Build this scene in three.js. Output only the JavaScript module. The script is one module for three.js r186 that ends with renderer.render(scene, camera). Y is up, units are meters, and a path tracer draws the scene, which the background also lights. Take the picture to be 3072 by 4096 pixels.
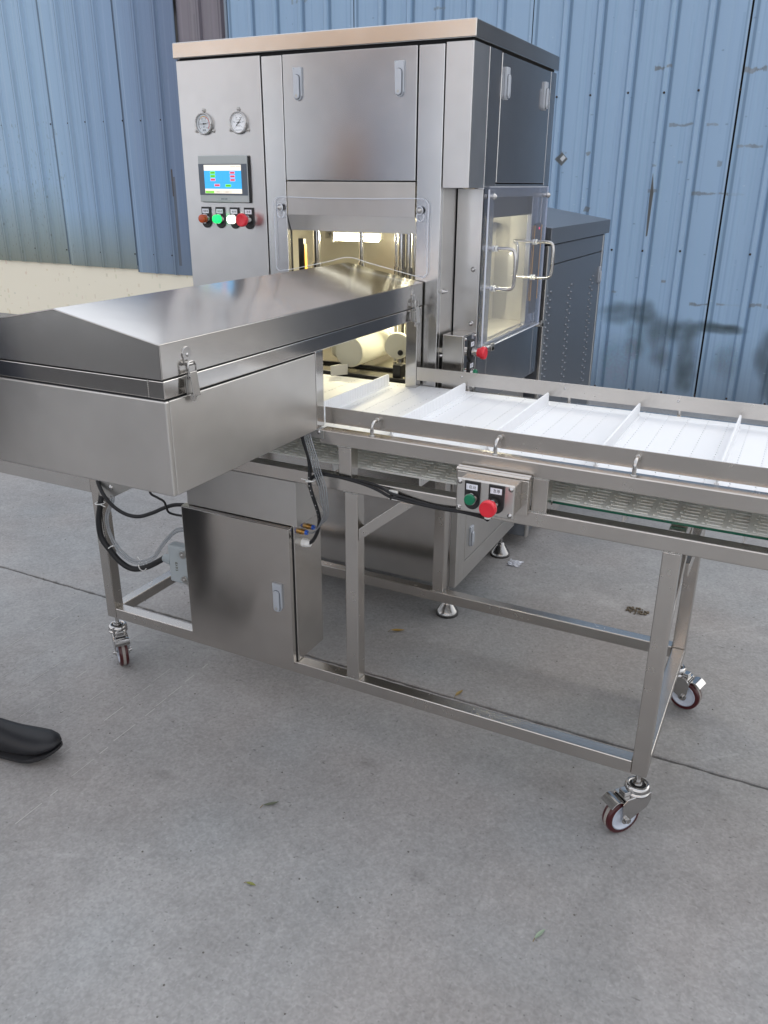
import * as THREE from 'three';
import { RoundedBoxGeometry } from 'three/addons/geometries/RoundedBoxGeometry.js';
import { mergeGeometries } from 'three/addons/utils/BufferGeometryUtils.js';
import { RectAreaLightUniformsLib } from 'three/addons/lights/RectAreaLightUniformsLib.js';
import { MarchingCubes } from 'three/addons/objects/MarchingCubes.js';

// ---------------------------------------------------------------- camera, sky, sun, exposure
const scene = new THREE.Scene();
const camera = new THREE.PerspectiveCamera(64.005, 0.75, 0.05, 400);
camera.position.set(0.9298, 1.5, 2.3608);
camera.rotation.order = 'YXZ';
camera.rotation.set(-0.38131, 0.468246, 0.006466);

const renderer = new THREE.WebGLRenderer({ antialias: true });
renderer.toneMapping = THREE.LinearToneMapping;
renderer.toneMappingExposure = 1.55;
renderer.shadowMap.enabled = true;

const SUN = new THREE.Vector3(0.30, 0.27, -0.95).normalize();
{ // hazy pale sky, a little brighter round the sun and toward the horizon
  const W = 256, H = 128, d = new Float32Array(W * H * 4), v = new THREE.Vector3();
  for (let j = 0; j < H; j++) for (let i = 0; i < W; i++) {
    const th = (j + 0.5) / H * Math.PI - Math.PI / 2, ph = (i + 0.5) / W * 2 * Math.PI - Math.PI;
    v.set(Math.cos(th) * Math.cos(ph), Math.sin(th), Math.cos(th) * Math.sin(ph));
    const up = Math.max(0, v.y), near = Math.pow(Math.max(0, v.dot(SUN)), 3);
    const hz = Math.pow(1 - up, 3);
    const s = 1.0;
    const r = (0.70 + 0.03 * hz + 1.15 * near) * s, g = (0.73 + 0.02 * hz + 1.10 * near) * s, b = (0.80 - 0.03 * hz + 1.00 * near) * s;
    const k = 4 * (j * W + i), below = v.y < -0.02 ? 0.35 : 1;
    d[k] = r * below; d[k + 1] = g * below; d[k + 2] = b * below; d[k + 3] = 1;
  }
  const t = new THREE.DataTexture(d, W, H, THREE.RGBAFormat, THREE.FloatType);
  t.mapping = THREE.EquirectangularReflectionMapping; t.magFilter = t.minFilter = THREE.LinearFilter; t.needsUpdate = true;
  scene.background = t; scene.environment = t;
}
const sun = new THREE.DirectionalLight(0xfffdfa, 2.35);
sun.position.copy(SUN).multiplyScalar(60); sun.castShadow = true; sun.shadow.radius = 2;
sun.shadow.mapSize.set(4096, 4096);
Object.assign(sun.shadow.camera, { left: -22, right: 22, top: 22, bottom: -22, near: 1, far: 140 });
scene.add(sun, sun.target);
RectAreaLightUniformsLib.init();

// ---------------------------------------------------------------- helpers
let seed = 20260;
const rnd = () => { seed = (seed * 1664525 + 1013904223) >>> 0; return seed / 4294967296; };
const rr = (a, b) => a + (b - a) * rnd();
const V = (x, y, z) => new THREE.Vector3(x, y, z);
const used = {};
const numbered = (n) => { const k = used[n] = (used[n] ?? -1) + 1; return k ? `${n}_${String(k).padStart(3, '0')}` : n; };
const base = new WeakMap();
function thing(name, label, category, [x, y, z] = [0, 0, 0], group) {
  const o = new THREE.Group(); o.name = numbered(name); o.position.set(x, y, z); scene.add(o);
  o.userData = { label, category }; if (group) o.userData.group = group;
  base.set(o, V(x, y, z)); return o;
}
function struct(name) { const o = new THREE.Group(); o.name = name; o.userData.kind = 'structure'; scene.add(o); base.set(o, V(0, 0, 0)); return o; }
const clean = (g) => {
  const h = g.index ? g.toNonIndexed() : g;
  for (const a of Object.keys(h.attributes)) if (!['position', 'normal', 'uv'].includes(a)) h.deleteAttribute(a);
  return h;
};
const merge = (gs) => gs.length === 1 ? gs[0] : mergeGeometries(gs.map(clean));
// a part in world coordinates, stored relative to the base of its thing
function part(parent, name, geos, mat, label) {
  const g = merge([].concat(geos)), b = base.get(parent) ?? V(0, 0, 0);
  g.translate(-b.x, -b.y, -b.z);
  const m = new THREE.Mesh(g, mat); m.name = name; m.castShadow = m.receiveShadow = true;
  if (label) m.userData.label = label;
  parent.add(m); base.set(m, b); return m;
}
function group(parent, name, label) { const g = new THREE.Group(); g.name = name; if (label) g.userData.label = label; parent.add(g); base.set(g, base.get(parent)); return g; }
// a repeated part sharing geometry; place is in world coordinates
function copyPart(parent, name, geo, mat, [x, y, z], rot) {
  const b = base.get(parent), m = new THREE.Mesh(geo, mat); m.name = name; m.position.set(x - b.x, y - b.y, z - b.z);
  if (rot) m.rotation.set(...rot); m.castShadow = m.receiveShadow = true; parent.add(m); return m;
}
function uvm(g, scale = 1) { // planar uv in metres from the main direction of each triangle
  const h = g.index ? g.toNonIndexed() : g, p = h.attributes.position, uv = new Float32Array(p.count * 2);
  const a = V(0, 0, 0), b = V(0, 0, 0), c = V(0, 0, 0);
  for (let i = 0; i < p.count; i += 3) {
    a.fromBufferAttribute(p, i); b.fromBufferAttribute(p, i + 1); c.fromBufferAttribute(p, i + 2);
    const n = b.clone().sub(a).cross(c.clone().sub(a)); n.set(Math.abs(n.x), Math.abs(n.y), Math.abs(n.z));
    const q = [a, b, c];
    for (let k = 0; k < 3; k++) {
      const [u, v] = n.x > n.y && n.x > n.z ? [q[k].z, q[k].y] : n.y > n.z ? [q[k].x, q[k].z] : [q[k].x, q[k].y];
      uv[2 * (i + k)] = u * scale; uv[2 * (i + k) + 1] = v * scale;
    }
  }
  h.setAttribute('uv', new THREE.BufferAttribute(uv, 2)); return h;
}
function bx(x0, x1, y0, y1, z0, z1, r = 0.0015) {
  const w = x1 - x0, h = y1 - y0, d = z1 - z0;
  const g = r ? new RoundedBoxGeometry(w, h, d, 2, Math.min(r, w / 2.1, h / 2.1, d / 2.1)) : new THREE.BoxGeometry(w, h, d);
  g.translate((x0 + x1) / 2, (y0 + y1) / 2, (z0 + z1) / 2); return uvm(g);
}
function cyl(p, q, r0, r1 = r0, n = 20, open = false) { // cylinder from p to q
  const a = V(...p), b = V(...q), L = a.distanceTo(b), g = new THREE.CylinderGeometry(r1, r0, L, n, 1, open);
  g.applyQuaternion(new THREE.Quaternion().setFromUnitVectors(V(0, 1, 0), b.clone().sub(a).normalize()));
  const c = a.add(b).multiplyScalar(0.5); g.translate(c.x, c.y, c.z); return clean(g);
}
function pipe(pts, r, seg = 0, n = 10) {
  const c = new THREE.CatmullRomCurve3(pts.map((p) => V(...p)), false, 'centripetal');
  const g = clean(new THREE.TubeGeometry(c, seg || pts.length * 6, r, n, false));
  const ends = [0, 1].map((t) => { const s = new THREE.SphereGeometry(r, n, 6); const q = c.getPoint(t); s.translate(q.x, q.y, q.z); return clean(s); });
  return merge([g, ...ends]);
}
function ball(x, y, z, r, sx = 1, sy = 1, sz = 1, n = 14) { const g = new THREE.SphereGeometry(r, n, Math.max(6, n >> 1)); g.scale(sx, sy, sz); g.translate(x, y, z); return clean(g); }
function lathe(pts, n = 28) { return clean(new THREE.LatheGeometry(pts.map((p) => new THREE.Vector2(...p)), n)); }
function prism(pts, depth, bevel = 0) { // polygon in x,y pushed along +z from 0 to depth
  const s = new THREE.Shape(pts.map((p) => new THREE.Vector2(...p)));
  const g = new THREE.ExtrudeGeometry(s, { depth: depth - 2 * bevel, bevelEnabled: bevel > 0, bevelSize: bevel, bevelOffset: -bevel, bevelThickness: bevel, bevelSegments: 2, curveSegments: 10 });
  if (bevel) g.translate(0, 0, bevel);
  return uvm(g);
}
function bolt(p, dir, r, h) { // domed cap nut along dir
  const prof = [[0, h], [r * 0.45, h * 0.95], [r * 0.72, h * 0.75], [r * 0.8, h * 0.5], [r, h * 0.45], [r * 1.02, h * 0.12], [r * 1.35, h * 0.1], [r * 1.35, 0]].reverse();
  const g = lathe(prof, 14); g.applyQuaternion(new THREE.Quaternion().setFromUnitVectors(V(0, 1, 0), V(...dir).normalize())); g.translate(...p); return g;
}
function canvas(w, h, draw, srgb = true) {
  const c = document.createElement('canvas'); c.width = w; c.height = h; draw(c.getContext('2d'), w, h);
  const t = new THREE.CanvasTexture(c); if (srgb) t.colorSpace = THREE.SRGBColorSpace; t.anisotropy = 8; return t;
}
// periodic value noise
function noiseField(n, seedN) {
  let s = seedN; const r = () => { s = (s * 1664525 + 1013904223) >>> 0; return s / 4294967296; };
  const g = new Float32Array(n * n); for (let i = 0; i < g.length; i++) g[i] = r();
  return (u, v) => { u = ((u % 1) + 1) % 1 * n; v = ((v % 1) + 1) % 1 * n; const i = Math.floor(u) % n, j = Math.floor(v) % n; let a = u - Math.floor(u), b = v - Math.floor(v); a = a * a * (3 - 2 * a); b = b * b * (3 - 2 * b); const i1 = (i + 1) % n, j1 = (j + 1) % n;
    return (g[j * n + i] * (1 - a) + g[j * n + i1] * a) * (1 - b) + (g[j1 * n + i] * (1 - a) + g[j1 * n + i1] * a) * b; };
}
function dataTex(n, f, srgb = false) { // f(u, v) -> [r, g, b] in 0..1
  const d = new Uint8Array(n * n * 4);
  for (let j = 0; j < n; j++) for (let i = 0; i < n; i++) { const c = f((i + 0.5) / n, (j + 0.5) / n), k = 4 * (j * n + i); for (let q = 0; q < 3; q++) d[k + q] = Math.max(0, Math.min(255, c[q] * 255)); d[k + 3] = 255; }
  const t = new THREE.DataTexture(d, n, n, THREE.RGBAFormat); t.wrapS = t.wrapT = THREE.RepeatWrapping; t.magFilter = THREE.LinearFilter; t.minFilter = THREE.LinearMipmapLinearFilter; t.generateMipmaps = true;
  if (srgb) t.colorSpace = THREE.SRGBColorSpace; t.needsUpdate = true; return t;
}
const nA = noiseField(8, 11), nB = noiseField(32, 12), nC = noiseField(128, 13), nD = noiseField(256, 14);

// ---------------------------------------------------------------- materials
const lin = (r, g, b) => new THREE.Color().setRGB(r, g, b);
const std = (o) => new THREE.MeshStandardMaterial(o);
const phy = (o) => new THREE.MeshPhysicalMaterial(o);
const smudge = dataTex(512, (u, v) => { const w = Math.max(0, nC(u, v) * 0.5 + nB(u, v) * 0.5 - 0.62); const q = 0.86 + 0.03 * (nA(u, v) - 0.5) + 0.25 * w; return [q, q, q]; });
const brush = dataTex(512, (u, v) => { const q = 0.5 * nD(u * 0.12, v) + 0.3 * nD(u * 0.03, v * 2) + 0.2 * nC(u, v * 2); return [q, q, q]; });
const brushV = dataTex(512, (u, v) => { const q = 0.5 * nD(u, v * 0.12) + 0.3 * nD(u * 2, v * 0.03) + 0.2 * nC(u * 2, v); return [q, q, q]; });
const grime = dataTex(512, (u, v) => { const a = 0.6 * nA(u, v) + 0.4 * nB(u, v); const q = 0.965 + 0.05 * (a - 0.5); return [q, q * 0.997, q * 0.99]; }, true);
const STEEL = lin(0.62, 0.605, 0.59), WARM = lin(0.60, 0.572, 0.545), COOL = lin(0.64, 0.64, 0.65);
const steel = (rough, aniso, o = {}) => phy({ color: STEEL, metalness: 1, roughness: rough, roughnessMap: smudge, map: grime, anisotropy: aniso, anisotropyRotation: o.rot ?? Math.PI / 2, ...(o.color ? { color: o.color } : {}) });
const M = {
  panel: steel(0.36, 0.45, { color: COOL }), door: steel(0.25, 0.5, { color: COOL }), face: steel(0.42, 0.4), gable: steel(0.22, 0.5), cover: steel(0.18, 0.3, { rot: 0, color: lin(0.66, 0.665, 0.68) }), polish: steel(0.14, 0), tube: steel(0.3, 0.3, { rot: 0, color: WARM }), leg: steel(0.3, 0.3, { rot: 0, color: WARM }),
  cap: steel(0.24, 0.3), cabinet: steel(0.2, 0.93, { color: WARM }), inner: phy({ color: lin(0.62, 0.6, 0.55), metalness: 0.85, roughness: 0.4, roughnessMap: smudge, map: grime }), chrome: phy({ color: lin(0.50, 0.49, 0.48), metalness: 1, roughness: 0.16 }), dull: std({ color: lin(0.5, 0.49, 0.47), metalness: 1, roughness: 0.4 }), footMetal: phy({ color: lin(0.34, 0.335, 0.33), metalness: 1, roughness: 0.22 }),
  alu: std({ color: lin(0.50, 0.53, 0.58), metalness: 0.5, roughness: 0.45 }), handleGap: std({ color: lin(0.10, 0.11, 0.13), roughness: 0.7 }),
  gap: std({ color: lin(0.012, 0.012, 0.013), roughness: 0.9 }), black: std({ color: lin(0.015, 0.015, 0.016), roughness: 0.45 }), rubber: std({ color: lin(0.012, 0.012, 0.014), roughness: 0.6 }),
  belt: phy({ color: lin(0.93, 0.94, 0.955), roughness: 0.5, transmission: 0.14, thickness: 0 }), beltBack: phy({ color: lin(0.95, 0.955, 0.915), roughness: 0.6, transmission: 0.4, thickness: 0 }), white: std({ color: lin(0.82, 0.82, 0.8), roughness: 0.5 }), nylon: phy({ color: lin(0.82, 0.8, 0.66), roughness: 0.45, sheen: 0.2 }),
  red: phy({ color: lin(0.68, 0.012, 0.03), roughness: 0.35, clearcoat: 0.3 }), green: phy({ color: lin(0.0, 0.17, 0.08), roughness: 0.4 }), amber: phy({ color: lin(0.45, 0.06, 0.008), roughness: 0.25, clearcoat: 0.4 }),
  maroon: phy({ color: lin(0.055, 0.006, 0.008), roughness: 0.3 }), rim: std({ color: lin(0.52, 0.56, 0.64), roughness: 0.45 }), brass: std({ color: lin(0.6, 0.36, 0.12), metalness: 1, roughness: 0.3 }), blue: std({ color: lin(0.03, 0.12, 0.55), roughness: 0.4 }),
  plug: std({ color: lin(0.36, 0.40, 0.42), roughness: 0.55 }), hmi: std({ color: lin(0.42, 0.45, 0.45), roughness: 0.45 }), hmiDark: std({ color: lin(0.10, 0.12, 0.15), roughness: 0.35 }),
  acrylic: phy({ color: lin(0.99, 0.99, 0.995), transmission: 1, thickness: 0, roughness: 0.03, ior: 1.49, specularIntensity: 0.35 }),
  haze: phy({ color: lin(0.93, 0.95, 1.0), transmission: 0.94, thickness: 0, roughness: 0.04, ior: 1.49, specularIntensity: 0.8 }),
  edge: phy({ color: lin(0.85, 0.88, 0.95), transmission: 0.4, thickness: 0, roughness: 0.5 }),
  hose: phy({ color: lin(0.62, 0.64, 0.66), transmission: 0.7, thickness: 0, roughness: 0.2 }),
  glow: (r, g, b, k) => std({ color: lin(r * 0.4, g * 0.4, b * 0.4), emissive: lin(r, g, b), emissiveIntensity: k, roughness: 0.4 }),
  orange: std({ color: lin(0.55, 0.27, 0.03), roughness: 0.5 }),
};

// ================================================================ SETTING
// ---- ground: concrete slabs with a joint, on soil
{
  const ground = struct('ground');
  part(ground, 'soil', (() => { const g = new THREE.PlaneGeometry(500, 500); g.rotateX(-Math.PI / 2); g.translate(0, -0.03, 0); return clean(g); })(), std({ color: lin(0.12, 0.11, 0.10), roughness: 1 }));
  const XA = -3, ZA = -3.3, S = 6;
  const stains = [[-0.5, 0.95, 0.35, 0.16, -.018], [0.25, 0.75, 0.5, 0.2, -.016], [0.9, 0.9, 0.3, 0.25, .02], [-0.2, 1.5, 0.5, 0.25, .014], [0.5, 1.35, 0.4, 0.2, -.014], [0.1, -0.2, 0.6, 0.25, -.03], [-0.3, 0.2, 0.4, 0.25, -.02], [-1.5, 0.9, 0.5, 0.4, .02], [1.05, 0.05, 0.25, 0.3, .015], [-1.2, -0.3, 0.5, 0.4, .02], [0.78, 0.72, 0.12, 0.08, -.03], [0.35, 1.02, 0.025, 0.018, -.07], [0.05, 0.72, 0.03, 0.02, -.06], [-0.42, 1.02, 0.05, 0.02, -.05], [0.4, -0.55, 0.3, 0.06, .03], [1.0, -0.5, 0.5, 0.05, .025], [-1.0, 1.25, 0.04, 0.05, -.06]];
  const segs = [[0.05, 1.05, 0.28, 1.75, 0.006, -.02], [-0.15, 0.95, 0.1, 1.15, 0.004, .02], [0.75, 0.9, 0.95, 1.15, 0.004, .022], [-0.6, 0.85, -0.35, 0.9, 0.003, -.03], [0.15, 1.6, 0.6, 1.5, 0.006, .012], [0.8, 0.35, 1.2, 0.0, 0.004, .03], [0.62, -0.3, 1.1, -0.75, 0.004, .03], [-1.02, 0.55, -0.93, 0.5, 0.003, -.08], [-1.5, 0.45, -1.9, 1.1, 0.005, .02], [-0.55, 1.4, -0.2, 1.25, 0.004, .02], [0.4, 0.7, 0.52, 1.0, 0.003, .02]];
  const concrete = () => dataTex(2048, (u, v) => {
    const x = XA + u * S, z = ZA + (v) * S;
    const big = nA(u, v) * 0.6 + nB(u, v) * 0.4, mid = nC(u, v), f = nD(u * 3, v * 3), f2 = nD(u * 7 + .37, v * 7), h = nD(u * 4 + .1, v * 4 + .7), w8 = nC(u * 2 + .3, v * 2);
    let q = 0.578 + 0.075 * (big - 0.5) + 0.03 * (mid - 0.5) + 0.05 * (f - 0.5) + 0.075 * (f2 - 0.5);
    if (h > 0.93 && w8 > 0.45) q -= (h - 0.93) * 3.0; if (h < 0.045) q += (0.045 - h) * 2.0;
    for (const [sx, sz, rx, rz, am] of stains) { const dx = (x - sx) / rx, dz = (z - sz) / rz, e = dx * dx + dz * dz; if (e < 4) q += am * Math.exp(-e) * (0.6 + 0.8 * mid); }
    for (const [ax, az, bx_, bz, wd, am] of segs) { const ex = bx_ - ax, ez = bz - az, t = Math.max(0, Math.min(1, ((x - ax) * ex + (z - az) * ez) / (ex * ex + ez * ez))), dx = x - ax - ex * t, dz = z - az - ez * t, dd = dx * dx + dz * dz; if (dd < wd * wd * 4) q += am * Math.exp(-dd / (wd * wd)) * (mid > 0.35 ? 1 : 0.25); }
    const w = 0.014 * (nA(u + .4, v) - 0.5) + 0.01 * (nB(u, v + .2) - 0.5);
    return [q + 0.009 + w, q + 0.002 - w * 0.3, q - 0.003 - w];
  }, true);
  const tex = concrete();
  const mat = std({ map: tex, bumpMap: tex, bumpScale: 0.0010, roughness: 0.92 });
  const hole = (tag, x0, x1, z0, z1, jagZ) => { // slab with a ragged edge on the joint side, uv over 6 m
    const pts = [], n = Math.max(2, Math.round((x1 - x0) / 0.025));
    if (jagZ === 'far') { for (let i = 0; i <= n; i++) pts.push([x0 + (x1 - x0) * i / n, z0 + rr(-0.0022, 0.0022)]); pts.push([x1, z1], [x0, z1]); }
    else { pts.push([x0, z0], [x1, z0]); for (let i = n; i >= 0; i--) pts.push([x0 + (x1 - x0) * i / n, z1 + rr(-0.0022, 0.0022)]); }
    const s = new THREE.Shape(pts.map(([x, z]) => new THREE.Vector2(x, -z)));
    const g = new THREE.ExtrudeGeometry(s, { depth: 0.03, bevelEnabled: true, bevelSize: 0.003, bevelOffset: -0.003, bevelThickness: 0.003, bevelSegments: 1 });
    g.rotateX(-Math.PI / 2); g.translate(0, -0.033, 0);
    const p = g.attributes.position, uv = g.attributes.uv; for (let i = 0; i < p.count; i++) uv.setXY(i, (p.getX(i) - XA) / S, (p.getZ(i) - ZA) / S);
    return part(ground, tag, g, mat);
  };
  const zj = 0.318;
  hole('concrete_slab', -2.99, 2.995, zj + 0.005, 4.1, 'far'); hole('concrete_slab_001', -2.99, 2.995, -4.8, zj - 0.005, 'near');
  hole('concrete_slab_002', -9.0, -3.003, -4.8, zj - 0.005, 'near'); hole('concrete_slab_003', -9.0, -3.003, zj + 0.005, 4.1, 'far');
  hole('concrete_slab_004', 3.005, 9, -4.8, zj - 0.005, 'near'); hole('concrete_slab_005', 3.005, 9, zj + 0.005, 4.1, 'far');
  part(ground, 'added_dark_ground', bx(-14, 14, -0.028, -0.006, 4.106, 30, 0), std({ color: lin(0.06, 0.06, 0.062), roughness: 0.95 }));  // unseen dark ground, added to darken what the hood gable reflects
  part(ground, 'joint_filler', bx(-9, 9, -0.03, -0.009, zj - 0.02, zj + 0.02, 0), std({ color: lin(0.10, 0.092, 0.08), roughness: 1 }));
  // worn pale scratches running out from the machine
  const sc = [];
  for (const [x, z0, z1] of [[-1.11, 0.60, 1.0], [-1.0, 0.48, 1.03], [-0.75, 0.60, 1.1], [-0.66, 0.52, 1.32], [-1.22, 0.50, 0.9], [-0.86, 0.70, 1.25], [-1.36, 0.4, 0.82]]) {
    let z = z0; while (z < z1) { const l = rr(0.02, 0.09), g = new THREE.PlaneGeometry(rr(0.0012, 0.0028), l); g.rotateX(-Math.PI / 2); g.translate(x + (z - z0) * 0.05 + rr(-.0015, .0015), 0.0009, z + l / 2); sc.push(clean(g)); z += l + rr(0.004, 0.06); }
  }
  const s = part(ground, 'scratch_marks', sc, std({ color: lin(0.5, 0.49, 0.47), roughness: 0.95 })); s.userData.kind = 'stuff';
}

// ---- corrugated walls
function sheetGeo(x0, x1, y0, y1, ribs, z, X0, W, H) {
  const prof = [[x0, 0]];
  for (const r of ribs) if (r > x0 + 0.03 && r < x1 - 0.03) {
    for (const [dx, dz] of [[-0.135, 0], [-0.125, .0012], [-0.119, .0012], [-0.109, 0], [-0.078, 0], [-0.069, .0012], [-0.063, .0012], [-0.054, 0], [-0.030, 0], [-0.013, 0.027], [0.013, 0.027], [0.030, 0]]) if (r + dx > x0 + 0.004) prof.push([r + dx, dz]);
  }
  prof.push([x1, 0]);
  const all = [...prof, ...prof.slice().reverse().map(([x, q]) => [x, q - 0.0015])];
  const s = new THREE.Shape(all.map(([x, q]) => new THREE.Vector2(x, -q)));
  const g = new THREE.ExtrudeGeometry(s, { depth: y1 - y0, bevelEnabled: false }); g.rotateX(-Math.PI / 2); g.translate(0, y0, z);
  const p = g.attributes.position, uv = g.attributes.uv; for (let i = 0; i < p.count; i++) uv.setXY(i, (p.getX(i) - X0) / W, p.getY(i) / H);
  return g;
}
const streaks = (c, w, h, n, cols, amin, amax) => { for (let i = 0; i < n; i++) { c.fillStyle = cols[Math.floor(rnd() * cols.length)]; c.globalAlpha = rr(amin, amax); const l = rr(0.08, 0.9) * h; c.fillRect(rnd() * w, rnd() * (h - l * 0.4), rr(1, 4), l); } c.globalAlpha = 1; };
const screwG = (() => lathe([[0.008, 0], [0.008, 0.002], [0.0055, 0.003], [0.005, 0.007], [0, 0.0075]], 8).rotateX(Math.PI / 2))();
const screwRust = std({ color: lin(0.035, 0.025, 0.02), roughness: 0.8 });
{ // right-hand wall
  const X0 = -4.0, W = 8, H = 4.2, P = 2048 / W;
  const tex = canvas(2048, 1024, (c, w, h) => {
    const px = (x) => (x - X0) * P, py = (y) => h - y / H * h;
    c.fillStyle = 'rgb(149,176,203)'; c.fillRect(0, 0, w, h);
    streaks(c, w, h, 900, ['#8fb0cb', '#5f7f9d', '#a3bfd4', '#6d8caa'], 0.04, 0.16);
    // old dust below the eaves, grey wash near the floor
    let gr = c.createLinearGradient(0, py(0.5), 0, py(0)); gr.addColorStop(0, 'rgba(95,108,120,0)'); gr.addColorStop(1, 'rgba(84,92,98,0.5)'); c.fillStyle = gr; c.fillRect(0, py(0.5), w, h);
    const blob = (x, y, rx, ry, a, col = '56,64,74') => { for (let k = 0; k < 60; k++) { const t = rnd() * 6.28, q = Math.sqrt(rnd()); c.save(); c.translate(px(x + Math.cos(t) * q * rx * 0.7), py(y + Math.sin(t) * q * ry * 0.7)); const RX = rr(0.25, 0.55) * rx * P, RY = rr(0.3, 0.6) * ry * h / H; c.scale(RX, RY); const g2 = c.createRadialGradient(0, 0, 0, 0, 0, 1); g2.addColorStop(0, `rgba(${col},${a * 0.052})`); g2.addColorStop(0.5, `rgba(${col},${a * 0.036})`); g2.addColorStop(1, `rgba(${col},0)`); c.fillStyle = g2; c.fillRect(-1, -1, 2, 2); c.restore(); } };
    for (let k = -20; k < 18; k++) { const x = 0.2801 + k * 0.2425; c.fillStyle = 'rgba(66,90,114,0.42)'; c.fillRect(px(x + 0.022), 0, 5, h); c.fillStyle = 'rgba(70,92,116,0.2)'; c.fillRect(px(x - 0.034), 0, 3, h); c.fillStyle = 'rgba(196,212,224,0.14)'; c.fillRect(px(x - 0.02), 0, 3, h); }  // shaded rib sides and pale rib highlights painted into the sheet colour
    // soot marks with hard upper edge line
    blob(-0.33, 0.60, 0.20, 0.10, 1); blob(-0.16, 0.62, 0.12, 0.12, 1.3); blob(-0.02, 0.50, 0.16, 0.14, 1.3); blob(0.14, 0.50, 0.14, 0.10, 1.2); blob(0.38, 0.53, 0.18, 0.045, 1.5); blob(0.28, 0.55, 0.14, 0.05, 1); blob(0.45, 0.54, 0.14, 0.04, 1.2);
    blob(0.17, 0.32, 0.10, 0.22, 1.4); blob(0.19, 0.16, 0.10, 0.14, 1.2); blob(-0.02, 0.34, 0.12, 0.16, 0.8); blob(-0.2, 0.40, 0.12, 0.16, 0.7); blob(-0.3, 0.24, 0.2, 0.2, 0.4, '90,100,105'); blob(0.72, 0.38, 0.10, 0.20, 1.5); blob(0.80, 0.2, 0.12, 0.2, 1.3); blob(0.45, 0.3, 0.12, 0.18, 0.5);
    // remains of adhesive tape
    const tape = (x0, x1, y0, y1, a = 0.75, tilt = 0) => { c.save(); c.translate(px((x0 + x1) / 2), py((y0 + y1) / 2)); c.rotate(tilt); const wd = Math.abs(px(x1) - px(x0)), hd = Math.max(4, Math.abs(py(y1) - py(y0))); let t0 = 0, b0 = 0, on = 1, tone = 0; for (let i = 0; i < wd; i++) { t0 = Math.max(0, Math.min(0.5, t0 + rr(-.13, .13))); b0 = Math.max(0, Math.min(0.5, b0 + rr(-.13, .13))); if (rnd() < 0.09) on = rnd() < 0.75 ? 1 : 0.15; tone = Math.max(-16, Math.min(16, tone + rr(-6, 6))); const k = 112 + tone; c.fillStyle = `rgba(${k},${k + 2},${k + 3},${a * on * rr(0.75, 1)})`; c.fillRect(-wd / 2 + i, -hd / 2 + t0 * hd, 1, hd * (1 - t0 - b0)); if (rnd() < 0.3) { c.fillStyle = 'rgba(150,175,198,0.5)'; c.fillRect(-wd / 2 + i, -hd / 2 + rnd() * hd, rr(1, 3), 1); } } c.restore(); };
    tape(-0.29, -0.18, 2.225, 2.26, 0.9); tape(0.27, 0.50, 2.18, 2.235, 0.8); tape(-0.15, 0.01, 1.875, 1.9, 0.7); tape(0.096, 0.17, 1.875, 1.893, 0.6); tape(0.31, 0.47, 1.735, 1.762, 0.7); tape(-0.9, -0.86, 1.71, 1.73, 0.7);
    tape(0.06, 0.40, 1.435, 1.462, 0.75); tape(-0.24, -0.18, 1.45, 1.475, 0.7); tape(-0.07, -0.04, 0.837, 0.855, 0.9); tape(0.147, 0.27, 0.684, 0.71, 0.8); tape(0.33, 0.49, 0.700, 0.716, 0.7); tape(0.55, 0.8, 0.695, 0.73, 0.7); tape(-0.42, -0.38, 0.745, 0.76, 0.6);
    tape(-0.68, -0.65, 1.31, 1.35, 0.9, 0.4); tape(-0.70, -0.68, 1.69, 1.73, 0.8, 1.3); tape(-0.96, -0.93, 1.30, 1.33, 0.6); tape(-0.23, -0.2, 1.62, 1.64, 0.5); tape(-0.06, -0.03, 1.64, 1.66, 0.5); tape(0.2, 0.23, 1.62, 1.66, 0.5); tape(-3.2, -3.05, 2.83, 2.87, .5); tape(-1.8, -1.7, 2.58, 2.62, .5); tape(-1.95, -1.86, 2.70, 2.72, .5);
    c.save(); c.translate(px(-0.887), py(1.675)); c.rotate(0.78); c.fillStyle = 'rgb(96,100,102)'; c.fillRect(-8, -8, 16, 16); c.fillStyle = 'rgb(200,205,210)'; c.fillRect(-3, -7, 7, 9); c.restore();
    // gouge with rust
    c.fillStyle = 'rgba(82,84,84,0.95)'; c.beginPath(); c.moveTo(px(-0.215), py(1.58)); c.lineTo(px(-0.196), py(1.45)); c.lineTo(px(-0.204), py(1.16)); c.lineTo(px(-0.214), py(1.155)); c.lineTo(px(-0.222), py(1.42)); c.fill();
    for (let i = 0; i < 700; i++) { c.fillStyle = rnd() < 0.5 ? 'rgba(220,230,238,0.22)' : 'rgba(60,70,80,0.25)'; c.fillRect(rnd() * w, rnd() * h, rr(1, 5), rr(1, 2.2)); }
  });
  const mat = phy({ map: tex, roughness: 0.5, specularIntensity: 0.6 });
  const wall = thing('corrugated_wall', 'light blue corrugated steel wall with tape remains and soot marks behind the machine', 'wall', [0, 0, -4.1]);
  const pitch = 0.2425, ribs = []; for (let k = -20; k < 18; k++) ribs.push(0.2801 + k * pitch);
  const seams = [-3.835, -2.63, -1.175, 0.28, 1.735, 3.19];
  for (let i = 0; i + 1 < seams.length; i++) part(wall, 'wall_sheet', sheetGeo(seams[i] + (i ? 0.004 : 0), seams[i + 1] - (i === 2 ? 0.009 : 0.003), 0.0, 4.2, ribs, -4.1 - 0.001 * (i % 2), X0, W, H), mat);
  part(wall, 'backing', bx(-3.82, 3.15, 0, 4.18, -4.19, -4.13, 0), M.gap);
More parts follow.
